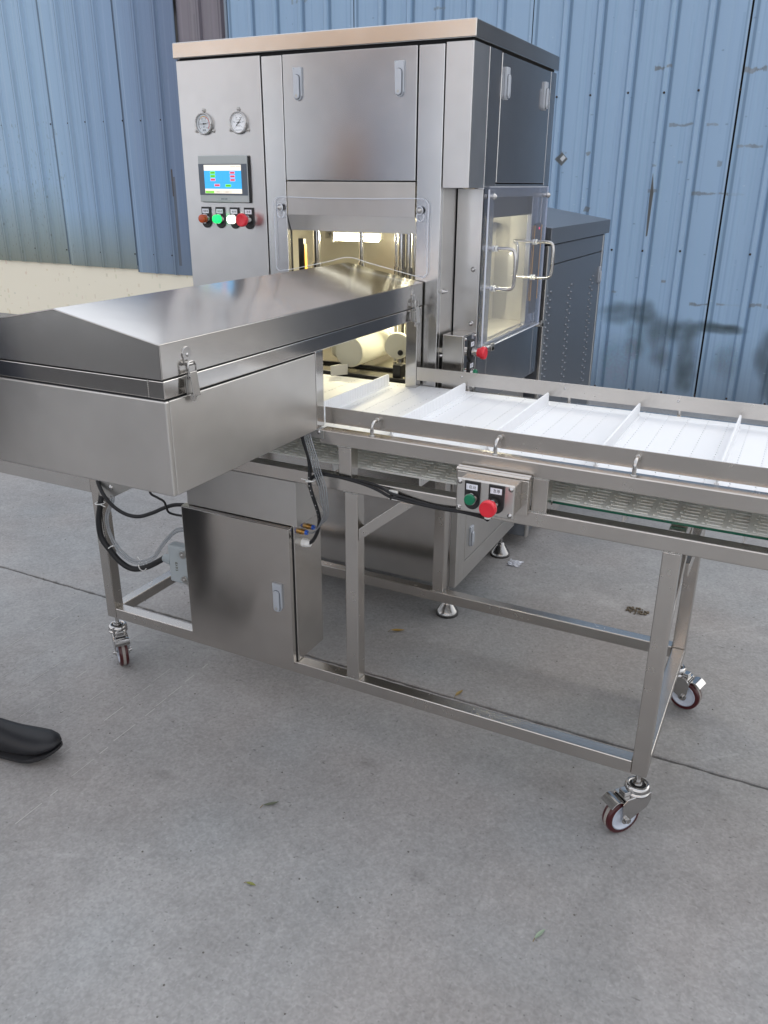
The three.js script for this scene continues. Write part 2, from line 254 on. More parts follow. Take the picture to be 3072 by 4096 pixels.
  for (const r of ribs) for (const y of [0.035, 1.06, 2.09]) if (r > -3.8 && r < 3.1) copyPart(wall, 'screw', screwG, screwRust, [r - (rnd() < 0.4 ? 0.02 : 0) + 0.0, y + rr(-0.006, 0.006), -4.073]);
  part(wall, 'roof', bx(-3.9, 3.3, 4.2, 4.26, -9, -4.0, 0.004), std({ color: lin(0.2, 0.22, 0.25), roughness: 0.6 }));
  // end return of the right-hand wall
  part(wall, 'end_panel', bx(-3.86, -3.838, 0, 4.2, -4.66, -4.085, 0.002), std({ color: lin(0.2, 0.25, 0.31), roughness: 0.5 }));
}
{ // unseen dark door, added to darken reflections in the machine side
  const d = thing('added_dark_door', 'unseen dark grey door added past the right edge to darken reflections in the machine side', 'door', [2.0, 0, -4.05]);
  part(d, 'door_leaf', bx(0.98, 3.1, 0.02, 3.0, -4.068, -4.03, 0.004), std({ color: lin(0.075, 0.09, 0.115), roughness: 0.6 })); part(d, 'track', bx(0.95, 3.19, 3.0, 3.08, -4.07, -3.99, 0.004), M.dull);
}
{ // left-hand wall, half a metre further back, on a plastered plinth
  const X0 = -12.4, W = 9.2, H = 4.2;
  const lt = canvas(2048, 1024, (c, w, h) => {
    const px = (x) => (x - X0) / W * w, py = (y) => h - y / H * h;
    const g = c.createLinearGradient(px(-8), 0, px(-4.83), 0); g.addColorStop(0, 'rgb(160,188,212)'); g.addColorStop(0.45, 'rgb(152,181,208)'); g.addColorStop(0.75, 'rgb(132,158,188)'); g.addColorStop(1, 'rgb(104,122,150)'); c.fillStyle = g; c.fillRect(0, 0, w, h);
    streaks(c, w, h, 900, ['#ffffff', '#20303c', '#5c6c70', '#a8b8c0'], 0.015, 0.07);
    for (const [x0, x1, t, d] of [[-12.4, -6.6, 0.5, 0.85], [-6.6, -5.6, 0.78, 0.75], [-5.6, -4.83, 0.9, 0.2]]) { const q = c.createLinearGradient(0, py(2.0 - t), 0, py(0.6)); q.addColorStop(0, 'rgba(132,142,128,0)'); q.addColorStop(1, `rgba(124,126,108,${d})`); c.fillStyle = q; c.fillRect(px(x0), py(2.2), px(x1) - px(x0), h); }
    for (let i = 0; i < 700; i++) { const x = rr(-9, -6.5); c.fillStyle = `rgba(70,66,52,${rr(.08, .3)})`; c.fillRect(px(x), py(rr(0.6, 2.1)), rr(1, 2.4), rr(1, 9)); }
    for (let k = -34; k < 5; k++) { const x = -4.313 + k * 0.2508; c.fillStyle = 'rgba(48,62,78,0.55)'; c.fillRect(px(x - 0.031), 0, 5, h); c.fillStyle = 'rgba(196,208,218,0.22)'; c.fillRect(px(x + 0.02), 0, 3, h); }  // shade and highlight of each rib drawn into the colour map
    c.fillStyle = 'rgba(70,60,52,0.8)'; c.fillRect(px(-5.03), py(1.62), 4, 62); c.fillStyle = 'rgba(88,92,98,0.7)'; c.fillRect(px(-5.03) + 2, py(1.55), 8, 210);
  });
  const mk = (r, g, b) => canvas(1024, 1024, (c, w, h) => { c.fillStyle = `rgb(${r},${g},${b})`; c.fillRect(0, 0, w, h); streaks(c, w, h, 900, ['#ffffff', '#20303c', '#403c44', '#b8b4bc'], 0.03, 0.12); for (let k = -34; k < 5; k++) { const x = (-4.313 + k * 0.2508 - X0) / W * w; c.fillStyle = 'rgba(40,42,52,0.55)'; c.fillRect(x - 3.6, 0, 2.6, h); } });  // dark line at each rib is painted side shade
  const sheets = [[-12.4, -10.6, 0.63], [-10.6, -8.58, 0.63], [-8.58, -6.575, 0.632], [-6.575, -5.595, 0.625], [-5.595, -4.835, 0.596]];
  const wall = thing('corrugated_wall', 'weathered blue corrugated wall, greenish with dust, above the cream plinth at left', 'wall', [-8, 0, -4.62]);
  const ribs = []; for (let k = -34; k < 5; k++) ribs.push(-4.313 + k * 0.2508);
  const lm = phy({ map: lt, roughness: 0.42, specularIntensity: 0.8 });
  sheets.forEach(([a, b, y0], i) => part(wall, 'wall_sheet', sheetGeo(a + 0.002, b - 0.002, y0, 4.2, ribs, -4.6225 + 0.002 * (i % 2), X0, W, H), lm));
  for (const r of ribs) for (const y of [0.783, 2.07]) if (r < -4.9 && r > -12.3) copyPart(wall, 'screw', screwG, screwRust, [r - 0.03 - rr(0, .02), y + rr(-0.005, 0.005), -4.6195]);
  part(wall, 'roof', bx(-12.5, -3.5, 4.2, 4.26, -9, -4.52, 0.004), std({ color: lin(0.2, 0.22, 0.25), roughness: 0.6 }));
  part(wall, 'backing', bx(-12.4, -4.86, 0.66, 4.19, -4.74, -4.655, 0), M.gap);
  const w2 = thing('corrugated_wall', 'dull purple-grey corrugated wall strip between the two blue walls', 'wall', [-4.3, 0, -4.65]);
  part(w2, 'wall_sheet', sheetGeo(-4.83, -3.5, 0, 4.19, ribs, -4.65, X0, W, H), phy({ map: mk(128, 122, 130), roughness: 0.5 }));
  const pl = thing('plinth_wall', 'cream plastered wall base under the blue sheeting at left', 'wall', [-8, 0, -4.66]);
  const cream = canvas(1024, 256, (c, w, h) => { c.fillStyle = 'rgb(243,236,216)'; c.fillRect(0, 0, w, h); for (let i = 0; i < 260; i++) { c.fillStyle = `rgba(${rr(120, 190)},${rr(110, 170)},${rr(70, 130)},${rr(.05, .22)})`; c.fillRect(rnd() * w, rnd() * h, rr(1, 4), rr(2, 22)); } const g = c.createLinearGradient(0, h * .4, 0, h); g.addColorStop(0, 'rgba(150,140,90,0)'); g.addColorStop(1, 'rgba(150,140,80,0.45)'); c.fillStyle = g; c.fillRect(0, 0, w * .5, h); });
  const g = bx(-12.4, -4.868, 0, 0.66, -4.85, -4.64, 0.004), p = g.attributes.position; for (let i = 0; i < p.count; i++) g.attributes.uv.setXY(i, (p.getX(i) + 12.4) / 7.6, p.getY(i) / 0.66);
  part(pl, 'plaster', g, std({ map: cream, roughness: 0.85 }));
  part(pl, 'corner_edge', bx(-4.866, -4.84, 0, 0.594, -4.85, -4.632, 0.003), std({ color: lin(0.30, 0.09, 0.02), roughness: 0.9 }), 'rusty steel edge of the plinth');
}
{ // building across the yard, seen only as reflection in the steel
  const b = thing('yard_building', 'pale building across the yard seen reflected in the steel, with a dark gateway added for the reflection', 'building', [-4, 0, 12]);
  part(b, 'wall', [bx(-30, -8.8, 0, 5.0, 12, 18, 0.02), bx(-5.4, 14, 0, 5.0, 12, 18, 0.02), bx(-8.8, -5.4, 0, 5.0, 15, 18, 0.02)], std({ color: lin(0.63, 0.665, 0.72), roughness: 0.9 }));
  part(b, 'upper_wall', bx(-30, 14, 5.0, 5.75, 11.9, 18, 0.02), std({ color: lin(0.78, 0.42, 0.14), roughness: 0.9 }));
  part(b, 'added_gate', bx(-8.78, -5.42, 0, 5.0, 14.8, 14.95, 0.01), std({ color: lin(0.12, 0.15, 0.22), roughness: 0.7 }));  // added so the middle of the cabinet front reflects something dark
}

// ================================================================ CUTTING MACHINE (front plane z = 0, right side x = 0)
function tagPlate(parent, x, y, z, ch, face = 'z') { // black label holder round a button with its white card
  const w = 0.034, h = 0.05;
  const shape = new THREE.Shape(); shape.moveTo(-w / 2, -0.012); shape.absarc(0, -0.014, w / 2, Math.PI, 2 * Math.PI, false); shape.lineTo(w / 2, 0.034); shape.lineTo(-w / 2, 0.034);
  const g = new THREE.ExtrudeGeometry(shape, { depth: 0.004, bevelEnabled: true, bevelSize: 0.001, bevelThickness: 0.001, bevelSegments: 1, curveSegments: 8 });
  const c = new THREE.PlaneGeometry(0.027, 0.014); c.translate(0, 0.022, 0.0058);
  const place = (q) => { if (face === 'x') q.rotateY(Math.PI / 2); q.translate(x, y, z); return q; };
  const t = canvas(128, 66, (k) => { k.fillStyle = '#dfe2ea'; k.fillRect(0, 0, 128, 66); k.strokeStyle = '#30343c'; k.lineWidth = 3.4; k.fillStyle = '#aab'; k.fillRect(12, 6, 2, 54);
    const n = ch.length, s = Math.min(40, 96 / n); ch.forEach((strokes, i) => { const ox = 64 - n * s / 2 + i * s + 6, oy = 33 - s / 2 - 1; for (const l of strokes) { k.beginPath(); l.forEach(([a, b], j) => (j ? k.lineTo : k.moveTo).call(k, ox + a * s * 0.088, oy + b * s * 0.1)); k.stroke(); } }); });
  return [part(parent, 'label_holder', place(clean(g)), M.black), part(parent, 'label_card', place(clean(c)), std({ map: t, roughness: 0.6 }))];
}
// hand-drawn strokes of the characters on the cards
const CH = { qi: [[[5, 0], [5, 1.5]], [[2, 2], [9, 2]], [[2, 2], [2, 5], [1, 9]], [[2, 4.5], [9, 4.5], [9, 2]], [[3.5, 6.5], [3.5, 10], [8.5, 10], [8.5, 6.5], [3.5, 6.5]]], dong: [[[1, 2], [5, 2]], [[0.5, 5], [5.5, 5]], [[3, 5], [1, 9], [5, 8.5]], [[6, 3.5], [10, 3.5], [9.5, 9.5], [8, 9]], [[8, 0.5], [7.5, 5], [5.5, 10]]],
  ji: [[[4, 0], [1.5, 2.5]], [[3, 1.5], [7, 1.5], [6, 3]], [[2, 3], [8.5, 3], [8.5, 6.2], [2, 6.2]], [[2.5, 4.6], [8.5, 4.6]], [[1.5, 7.5], [1, 9.5]], [[3.5, 7.5], [4, 9.8], [8, 9.8], [8.3, 8.5]], [[9, 7], [10, 9]]], ting: [[[3, 0], [0.5, 4.5]], [[1.8, 3], [1.8, 10]], [[6.5, 0], [6.5, 1.2]], [[3.5, 1.6], [10, 1.6]], [[4.5, 3], [9, 3], [9, 4.6], [4.5, 4.6], [4.5, 3]], [[3.5, 7], [3.5, 5.8], [10, 5.8], [9.8, 7]], [[4.5, 7.5], [9, 7.5]], [[6.8, 7.5], [6.8, 10], [5.8, 9.6]]],
  bao: [[[0.5, 2.5], [4, 2.5]], [[2.4, 0], [2.4, 10]], [[0.5, 7], [4, 5.5]], [[5, 0.5], [5, 10]], [[5, 0.5], [9, 0.5], [9, 3]], [[5.5, 4.5], [9.5, 4.5], [5.5, 10]], [[6.5, 6], [10, 10]]], jing: [[[1, 1.5], [9, 1.5]], [[3, 0], [3, 3]], [[7, 0], [7, 3]], [[2, 4], [9, 4]], [[1, 5.4], [10, 5.4]], [[3, 6.6], [8, 6.6]], [[3, 8], [8, 8], [8, 10], [3, 10], [3, 8]]],
  dian: [[[2, 2], [8, 2], [8, 7], [2, 7], [2, 2]], [[2, 4.5], [8, 4.5]], [[5, 0], [5, 9], [9.5, 9], [9.5, 7.6]]], yuan: [[[0.5, 1], [2, 2]], [[0, 4], [1.6, 5]], [[0.5, 9.5], [2.5, 6]], [[3, 1], [10, 1]], [[3.5, 1], [3, 6], [2, 10]], [[5, 3], [9, 3], [9, 6], [5, 6], [5, 3]], [[7, 6], [7, 10]], [[5, 8], [4, 9.5]], [[9, 8], [10, 9.5]]], ye: [[[0.5, 1], [2, 2]], [[0.5, 9.5], [2.5, 6]], [[6.5, 0], [6.5, 1.4]], [[3, 1.8], [10, 1.8]], [[4.6, 3], [3, 6]], [[4, 5], [4, 10]], [[7, 3], [6, 6], [10, 10]], [[9, 4], [6, 10]]], ya: [[[1.5, 1], [10, 1]], [[1.5, 1], [1.5, 6], [0.5, 10]], [[3, 5], [9.5, 5]], [[6, 2.5], [6, 9.5]], [[2.5, 9.5], [10, 9.5]], [[7.5, 6.8], [8.5, 8]]] };
function doorHandle(parent, x, y0, y1, z, face = 'z') { // flush swing handle: backplate with raised lever
  const h = y1 - y0, w = 0.03;
  const plate = new THREE.Shape(); plate.moveTo(-w / 2, h); plate.lineTo(w / 2, h); plate.lineTo(w / 2, w / 2 - 0.003); plate.absarc(0, w / 2 - 0.003, w / 2 - 0.003, 0, -Math.PI, true); plate.lineTo(-w / 2, h);
  const lever = new THREE.Shape(); const r = 0.0095, lt = h - 0.02; lever.absarc(0, lt - r, r, 0, Math.PI, false); lever.absarc(0, 0.014, r, Math.PI, 2 * Math.PI, false);
  const e = (s, d, z0) => { const g = new THREE.ExtrudeGeometry(s, { depth: d, bevelEnabled: true, bevelSize: 0.0012, bevelOffset: -0.0012, bevelThickness: 0.0012, bevelSegments: 2, curveSegments: 10 }); g.translate(0, 0, z0); return clean(g); };
  const put = (g) => { if (face === 'x') { g.rotateY(Math.PI / 2); g.translate(z, y0, x); } else g.translate(x, y0, z); return g; };
  const rim = new THREE.Shape(); rim.absarc(0, lt - r, r + 0.0016, 0, Math.PI, false); rim.absarc(0, 0.014, r + 0.0016, Math.PI, 2 * Math.PI, false);
  part(parent, 'handle_gap', put(clean(new THREE.ExtrudeGeometry(rim, { depth: 0.0007, bevelEnabled: false, curveSegments: 10 }).translate(0, 0, 0.0078))), M.handleGap);
  part(parent, 'handle_lever', put(e(lever, 0.0035, 0.0085)), M.alu);
  const lock = new THREE.CircleGeometry(0.0042, 16); lock.translate(0, 0.0135, 0.0134); part(parent, 'lock', put(clean(lock)), M.dull);
  return part(parent, 'handle', put(e(plate, 0.005, 0.001)), M.alu);
}
function pushButton(parent, p, dir, mat, name, r = 0.0125, len = 0.017) {
  const q = V(...dir), a = V(...p), at = (t) => [a.x + q.x * t, a.y + q.y * t, a.z + q.z * t];
  const o = group(parent, name);
  part(o, 'collar', [cyl(at(0.004), at(0.012), r * 1.18, r * 1.12, 24)], M.chrome);
  const prof = [[r, 0], [r, len * 0.75], [r * 0.94, len * 0.93], [r * 0.8, len], [0, len]]; const g = lathe(prof, 24);
  g.applyQuaternion(new THREE.Quaternion().setFromUnitVectors(V(0, 1, 0), q)); g.translate(...at(0.012)); part(o, 'lens', g, mat); return o;
}
function stopButton(parent, p, dir, r = 0.021) {
  const q = V(...dir), a = V(...p), at = (t) => [a.x + q.x * t, a.y + q.y * t, a.z + q.z * t], o = group(parent, 'stop_button');
  part(o, 'collar', [cyl(at(0.005), at(0.022), 0.014, 0.0135, 24)], M.chrome);
  const g = lathe([[0.013, 0], [0.0145, 0.006], [r * 0.86, 0.012], [r, 0.016], [r, 0.024], [r * 0.93, 0.0275], [r * 0.8, 0.0285], [r * 0.74, 0.0272], [0, 0.0272]], 36);
  g.applyQuaternion(new THREE.Quaternion().setFromUnitVectors(V(0, 1, 0), q)); g.translate(...at(0.02)); part(o, 'mushroom_cap', g, M.red); return o;
}

const cutter = thing('cutting_machine', 'tall stainless steel cutting machine cabinet with gauges, touch screen and lit opening', 'machine', [-0.5, 0, -0.45]);
{
  const c = cutter, YC = 1.862, LO = 0.81;
  // outer shell panels
  part(c, 'top_cap', (() => { const g = bx(-1.034, 0.006, YC + 0.006, 1.9134, -0.80, 0.006, 0.003), p = g.attributes.position; for (let i = 0; i < p.count; i++) if (p.getY(i) > 1.89 && p.getZ(i) > -0.02) p.setZ(i, p.getZ(i) - 0.0020); g.computeVertexNormals(); return g; })(), M.cap);
  part(c, 'top_gap', bx(-1.018, -0.008, YC - 0.004, YC + 0.008, -0.79, -0.008, 0), M.gap);
  part(c, 'left_panel', bx(-1.0275, -0.7015, LO, YC, -0.02, 0, 0.0025), M.panel);
  part(c, 'front_strip', bx(-0.6972, -0.6224, LO, YC - 0.003, -0.02, -0.001, 0.0025), M.door);
  part(c, 'front_strip', bx(-0.1640, -0.0852, LO, YC - 0.003, -0.02, -0.001, 0.0025), M.door);
  part(c, 'corner_box', bx(-0.0815, 0, 1.4886, YC, -0.1233, 0, 0.0025), M.panel);
  part(c, 'recess_side', bx(-0.0880, -0.0852, LO, 1.489, -0.1233, -0.021, 0.001), M.face);
  part(c, 'recess_back', bx(-0.0820, 0, LO, 1.487, -0.135, -0.1233, 0.0015), M.panel);
  part(c, 'recess_seam', bx(-0.0851, -0.0822, LO, 1.487, -0.132, -0.128, 0), M.gap);
  part(c, 'recess_backing', [bx(-0.0935, -0.074, LO, 1.489, -0.146, -0.1358, 0), bx(-0.0935, -0.0885, LO, 1.489, -0.1355, -0.03, 0)], M.gap);
  part(c, 'inner_frame', [bx(-1.024, -0.09, 1.5065, YC - 0.01, -0.03, -0.0205, 0), bx(-1.024, -0.6224, LO, 1.51, -0.03, -0.0205, 0), bx(-0.1655, -0.089, LO, 1.51, -0.03, -0.0205, 0), bx(-0.084, -0.078, 1.49, YC, -0.12, -0.03, 0)], M.gap);
  const door = part(c, 'upper_door', bx(-0.6184, -0.1680, 1.5078, YC - 0.003, -0.02, 0.001, 0.002), M.door); doorHandle(door, -0.564, 1.732, 1.8215, 0.001); doorHandle(door, -0.2215, 1.731, 1.8225, 0.001);
  // fixed plate under the door, bent inward at its foot
  part(c, 'lower_plate', bx(-0.6184, -0.1680, 1.405, 1.5042, -0.016, 0.0, 0.0015), M.face);
  part(c, 'bent_lip', (() => { const g = prism([[0, 1.4055], [-0.020, 1.358], [-0.023, 1.359], [-0.004, 1.409]], 0.452); g.rotateY(-Math.PI / 2); g.translate(-0.1675, 0, 0); return uvm(g); })(), M.face);
  part(c, 'lip_end', (() => { const g = prism([[0, 1.4055], [-0.020, 1.358], [-0.09, 1.358], [-0.09, 1.41]], 0.003); g.rotateY(-Math.PI / 2); g.translate(-0.6190, 0, 0); return uvm(g); })(), M.black);
  // right side (x = 0)
  const sd = part(c, 'side_door', bx(-0.018, 0.001, 1.5042, 1.8595, -0.7304, -0.2304, 0.002), M.door); doorHandle(sd, -0.270, 1.7364, 1.8243, 0.001, 'x'); doorHandle(sd, -0.668, 1.735, 1.8226, 0.001, 'x');
  part(c, 'side_panel', [bx(-0.02, 0, LO, YC, -0.226, -0.1263, 0.0015), bx(-0.02, 0, LO, YC, -0.7982, -0.7344, 0.0015)], M.door);
  part(c, 'side_panel', [bx(-0.02, 0, 1.462, 1.5005, -0.7344, -0.226, 0.0015), bx(-0.02, 0, LO, 1.016, -0.7344, -0.226, 0.0015), bx(-0.02, -0.002, 1.016, 1.462, -0.7344, -0.63, 0.0015)], M.door);
  part(c, 'side_gap', bx(-0.03, -0.021, 1.4, YC - 0.01, -0.79, -0.125, 0), M.gap);
  part(c, 'rear_panel', bx(-1.0275, -0.002, LO, YC, -0.80, -0.786, 0.002), M.door);
  part(c, 'far_side_panel', bx(-1.0275, -1.012, LO, YC, -0.786, -0.021, 0.002), M.door);
  part(c, 'roof_plate', bx(-1.02, -0.01, YC - 0.012, YC - 0.005, -0.785, -0.03, 0), M.inner);
  part(c, 'floor_plate', bx(-1.012, -0.002, LO, LO + 0.02, -0.786, -0.021, 0.001), M.inner);
  // cutting chamber
  part(c, 'chamber_wall', [bx(-0.98, -0.1, 0.84, 1.5, -0.70, -0.69, 0), bx(-0.93, -0.915, 0.84, 1.5, -0.69, -0.03, 0), bx(-0.98, -0.09, 1.49, 1.5, -0.69, -0.03, 0)], M.inner, 'lit inner walls of the cutting chamber');
  part(c, 'chamber_wall', [bx(-0.16, -0.154, 1.0, 1.37, -0.69, -0.47, 0.001), bx(-0.16, -0.021, 1.005, 1.02, -0.72, -0.03, 0.001), bx(-0.16, -0.021, 1.0, 1.46, -0.7, -0.69, 0.001)], M.inner);
  part(c, 'chamber_table', bx(-0.91, -0.1, 0.885, 0.897, -0.69, -0.004, 0.001), M.polish);
  for (const z of [-0.03, -0.17]) part(c, 'guide_bar', bx(-0.60, -0.17, 0.898, 0.906, z - 0.006, z + 0.006, 0.001), M.black);
  for (const [x, z, r] of [[-0.695, -0.30, 0.0125], [-0.565, -0.40, 0.0095], [-0.385, -0.32, 0.006], [-0.353, -0.30, 0.0125], [-0.325, -0.30, 0.011], [-0.30, -0.29, 0.006]]) { const rod = part(c, 'guide_rod', cyl([x, 0.9, z], [x, 1.49, z], r, r, 20), M.chrome); part(rod, 'rod_collar', cyl([x, 1.205, z], [x, 1.232, z], r * 1.5, r * 1.5, 20), M.chrome); }
  // lamp
  const lamp = group(c, 'work_lamp');
  part(lamp, 'lamp_body', [bx(-0.742, -0.540, 1.302, 1.330, -0.520, -0.506, 0.002), bx(-0.750, -0.739, 1.288, 1.33, -0.53, -0.495, 0.003), bx(-0.785, -0.750, 1.30, 1.330, -0.516, -0.508, 0.003), cyl([-0.768, 1.315, -0.508], [-0.768, 1.315, -0.498], 0.008, 0.008, 14)], M.dull);
  part(lamp, 'lamp_tube', bx(-0.737, -0.546, 1.296, 1.324, -0.505, -0.494, 0.004), M.glow(1.0, 0.92, 0.62, 9));
  const ra = new THREE.RectAreaLight(lin(1.0, 0.91, 0.62), 190, 0.19, 0.026); ra.position.set(-0.6415 + 0.5, 1.305, -0.488 + 0.45); c.add(ra); ra.lookAt(V(-0.6415, 0.70, -0.20)); ra.name = 'lamp_light';
  const lamp2 = group(c, 'work_lamp');
  part(lamp2, 'lamp_body', bx(-0.19, -0.165, 1.385, 1.40, -0.60, -0.16, 0.003), M.black);
  part(lamp2, 'lamp_tube', bx(-0.188, -0.167, 1.373, 1.3845, -0.59, -0.17, 0.004), M.glow(1.0, 0.92, 0.62, 9));
  const rb = new THREE.RectAreaLight(lin(1.0, 0.91, 0.62), 150, 0.02, 0.42); rb.position.set(-0.1775 + 0.5, 1.368, -0.38 + 0.45); c.add(rb); rb.lookAt(V(-0.50, 0.6, -0.38)); rb.name = 'lamp_light';
  const strip = part(c, 'led_strip', Array.from({ length: 22 }, (_, i) => ball(-0.555 + i * 0.0105, 1.3585, -0.10, 0.0021, 1, 1, 1, 8)), M.glow(1, 0.97, 0.85, 6)); strip.userData.kind = 'stuff';
  part(c, 'led_rail', bx(-0.58, -0.30, 1.361, 1.367, -0.106, -0.092, 0.001), M.alu);
  // pressing roller and nylon blocks
  part(c, 'nylon_roller', (() => { const g = lathe([[0, -0.2], [0.035, -0.2], [0.05, -0.188], [0.053, -0.17], [0.053, 0.19], [0.05, 0.2], [0, 0.2]].map(([r, y]) => [r, y]), 40); g.rotateX(Math.PI / 2); g.translate(-0.445, 0.965, -0.28); return g; })(), M.nylon);
  part(c, 'nylon_disc', (() => { const g = lathe([[0, -0.015], [0.04, -0.015], [0.044, -0.011], [0.044, 0.011], [0.04, 0.015], [0, 0.015]], 36); g.rotateX(Math.PI / 2); g.rotateY(0.35); g.translate(-0.292, 0.99, -0.15); return g; })(), M.nylon);
  part(c, 'disc_bolt', bolt([-0.277, 0.968, -0.14], [0.35, 0, 1], 0.007, 0.006), M.black);
  part(c, 'nylon_block', bx(-0.575, -0.50, 0.92, 1.02, -0.26, -0.17, 0.02), M.nylon);
  part(c, 'guide_plate', (() => { const g = prism([[-0.03, 0], [0.03, 0], [0.031, 0.034], [0.0, 0.036], [-0.031, 0.033]], 0.006, 0.0015); g.rotateY(0.9); g.translate(-0.43, 0.906, 0.012); return uvm(g); })(), M.dull);
  part(c, 'guide_plate', bx(-0.262, -0.232, 0.90, 0.945, -0.09, -0.05, 0.004), M.black);
  part(c, 'safety_sensor', [bx(-0.80, -0.778, 1.0, 1.31, -0.36, -0.34, 0.002)], M.black); part(c, 'sensor_strip', bx(-0.777, -0.774, 1.0, 1.29, -0.358, -0.342, 0.0005), M.orange);
  for (const z of [-0.665, -0.748]) part(c, 'sensor_strip', bx(0.0002, 0.0018, 1.098, 1.363, z - 0.004, z + 0.004, 0.0004), M.orange);
  part(c, 'sensor_light', cyl([0.0005, 1.352, -0.717], [0.003, 1.352, -0.717], 0.004, 0.004, 12), M.glow(1, 0.05, 0.15, 1.2));
  part(c, 'sensor_bar', bx(-0.018, 0.0012, 1.05, 1.37, -0.742, -0.672, 0.002), M.black);
  // cap nuts in the recess
  for (const p of [[-0.021, 1.2536], [-0.0206, 1.088]]) part(c, 'cap_nut', bolt([p[0], p[1], -0.1232], [0, 0, 1], 0.006, 0.012), M.chrome);
  for (const p of [1.1925, 0.9945]) part(c, 'cap_nut', bolt([-0.0851, p, -0.036], [1, 0, 0], 0.006, 0.018), M.chrome);

  // base: narrower cabinet on feet
  part(c, 'base_front', bx(-0.985, -0.062, 0.14, LO, -0.139, -0.1265, 0.002), M.gable);
  part(c, 'base_post', bx(-0.061, -0.037, 0.14, LO, -0.15, -0.1233, 0.003), M.face);
  part(c, 'base_side', [bx(-0.05, -0.037, 0.14, LO, -0.204, -0.151, 0.002), bx(-0.05, -0.037, 0.14, 0.212, -0.79, -0.204, 0.002), bx(-0.05, -0.037, 0.212, LO, -0.79, -0.70, 0.002)], M.face);
  part(c, 'base_gap', bx(-0.06, -0.047, 0.15, LO, -0.785, -0.15, 0), M.gap);
  const bd = part(c, 'base_door', bx(-0.049, -0.0365, 0.2155, LO, -0.696, -0.2075, 0.002), M.face); doorHandle(bd, -0.2575, 0.2554, 0.3358, -0.0365, 'x');
  part(c, 'base_body', bx(-0.985, -0.062, 0.141, LO, -0.79, -0.14, 0.002), M.door);
  const foot = lathe([[0, 0.14], [0.008, 0.14], [0.008, 0.062], [0.016, 0.060], [0.017, 0.05], [0.022, 0.044], [0.036, 0.022], [0.042, 0.012], [0.042, 0], [0, 0]], 28);
  for (const [x, z] of [[-0.084, -0.175], [-0.084, -0.767], [-0.94, -0.175], [-0.94, -0.767]]) copyPart(c, 'levelling_foot', foot, M.footMetal, [x, 0, z]);

  // gauges
  for (const [gx, gy, kind] of [[-0.9272, 1.6767, 0], [-0.7894, 1.6769, 1]]) {
    const g = group(c, 'pressure_gauge');
    const ring = lathe([[0.0285, 0.003], [0.0285, 0.0095], [0.030, 0.0115], [0.032, 0.0105], [0.0335, 0.007], [0.034, 0.002], [0.034, 0]], 40); ring.rotateX(Math.PI / 2); ring.translate(gx, gy, 0); part(g, 'bezel', ring, M.chrome);
    for (const a of [90, 212, 328]) { const q = a * Math.PI / 180, bxp = gx + Math.cos(q) * 0.0395, byp = gy + Math.sin(q) * 0.0395; part(g, 'flange_screw', [cyl([bxp, byp, 0], [bxp, byp, 0.003], 0.006, 0.006, 14), bolt([bxp, byp, 0.003], [0, 0, 1], 0.0032, 0.004)], M.dull); }
    const t = canvas(256, 256, (k) => { k.fillStyle = kind ? '#f6f8fb' : '#d3d9de'; k.fillRect(0, 0, 256, 256); k.translate(128, 128);
      if (!kind) { k.lineWidth = 10; for (const [a, b, col] of [[135, 225, '#6b6f78'], [225, 290, '#d8a23a'], [290, 330, '#e2683c'], [330, 405, '#c43a30']]) { k.strokeStyle = col; k.beginPath(); k.arc(0, 0, 94, a * Math.PI / 180, b * Math.PI / 180); k.stroke(); } }
      k.strokeStyle = '#20262e'; for (let i = 0; i <= 50; i++) { const a = (135 + i * 5.4) * Math.PI / 180, L = i % 10 ? (i % 5 ? 6 : 10) : 16; k.lineWidth = i % 10 ? 1.6 : 3; k.beginPath(); k.moveTo(Math.cos(a) * 106, Math.sin(a) * 106); k.lineTo(Math.cos(a) * (106 - L), Math.sin(a) * (106 - L)); k.stroke(); }
      k.fillStyle = '#20262e'; k.textAlign = 'center'; k.textBaseline = 'middle'; k.font = 'bold 21px sans-serif'; (kind ? ['0', '0.2', '0.4', '0.6', '0.8', '1'] : ['0', '5', '10', '15', '20', '25']).forEach((s, i) => { const a = (135 + i * 54) * Math.PI / 180; k.fillText(s, Math.cos(a) * 72, Math.sin(a) * 72); });
      k.font = 'bold 20px sans-serif'; if (kind) { k.fillText('MPa', 26, -4); k.fillText('2.5', -28, -4); k.fillRect(-50, -38, 100, 4); k.fillRect(-36, 40, 72, 4); k.fillRect(-62, 92, 124, 5); } else { k.fillText('MPa', 0, 40); k.fillRect(-26, 74, 52, 22); k.fillStyle = '#dfe6ec'; k.fillRect(-20, 79, 40, 4); k.fillRect(-20, 88, 40, 4); k.fillStyle = '#20262e'; k.fillRect(-40, -38, 80, 3); }
    });
    const dial = new THREE.CircleGeometry(0.0288, 36); dial.translate(gx, gy, 0.0045); part(g, 'dial', clean(dial), std({ map: t, roughness: 0.5 }));
    const n = clean(new THREE.ExtrudeGeometry(new THREE.Shape([[-0.012, -0.0016], [-0.003, -0.0010], [0.022, -0.0003], [0.022, 0.0003], [-0.003, 0.0010], [-0.012, 0.0016]].map((p) => new THREE.Vector2(...p))), { depth: 0.0008, bevelEnabled: false })); n.rotateZ(kind ? 0.83 : Math.PI + 0.06); n.translate(gx, gy, 0.006); part(g, 'needle', [n, cyl([gx, gy, 0.0045], [gx, gy, 0.0075], 0.0026, 0.0026, 14)], M.black);
    const glass = new THREE.CircleGeometry(0.0288, 36); glass.translate(gx, gy, 0.0092); part(g, 'glass', clean(glass), phy({ color: 0xffffff, transmission: 1, thickness: 0, roughness: 0.05 }));
  }
  // touch screen
  const hm = group(c, 'touch_screen');
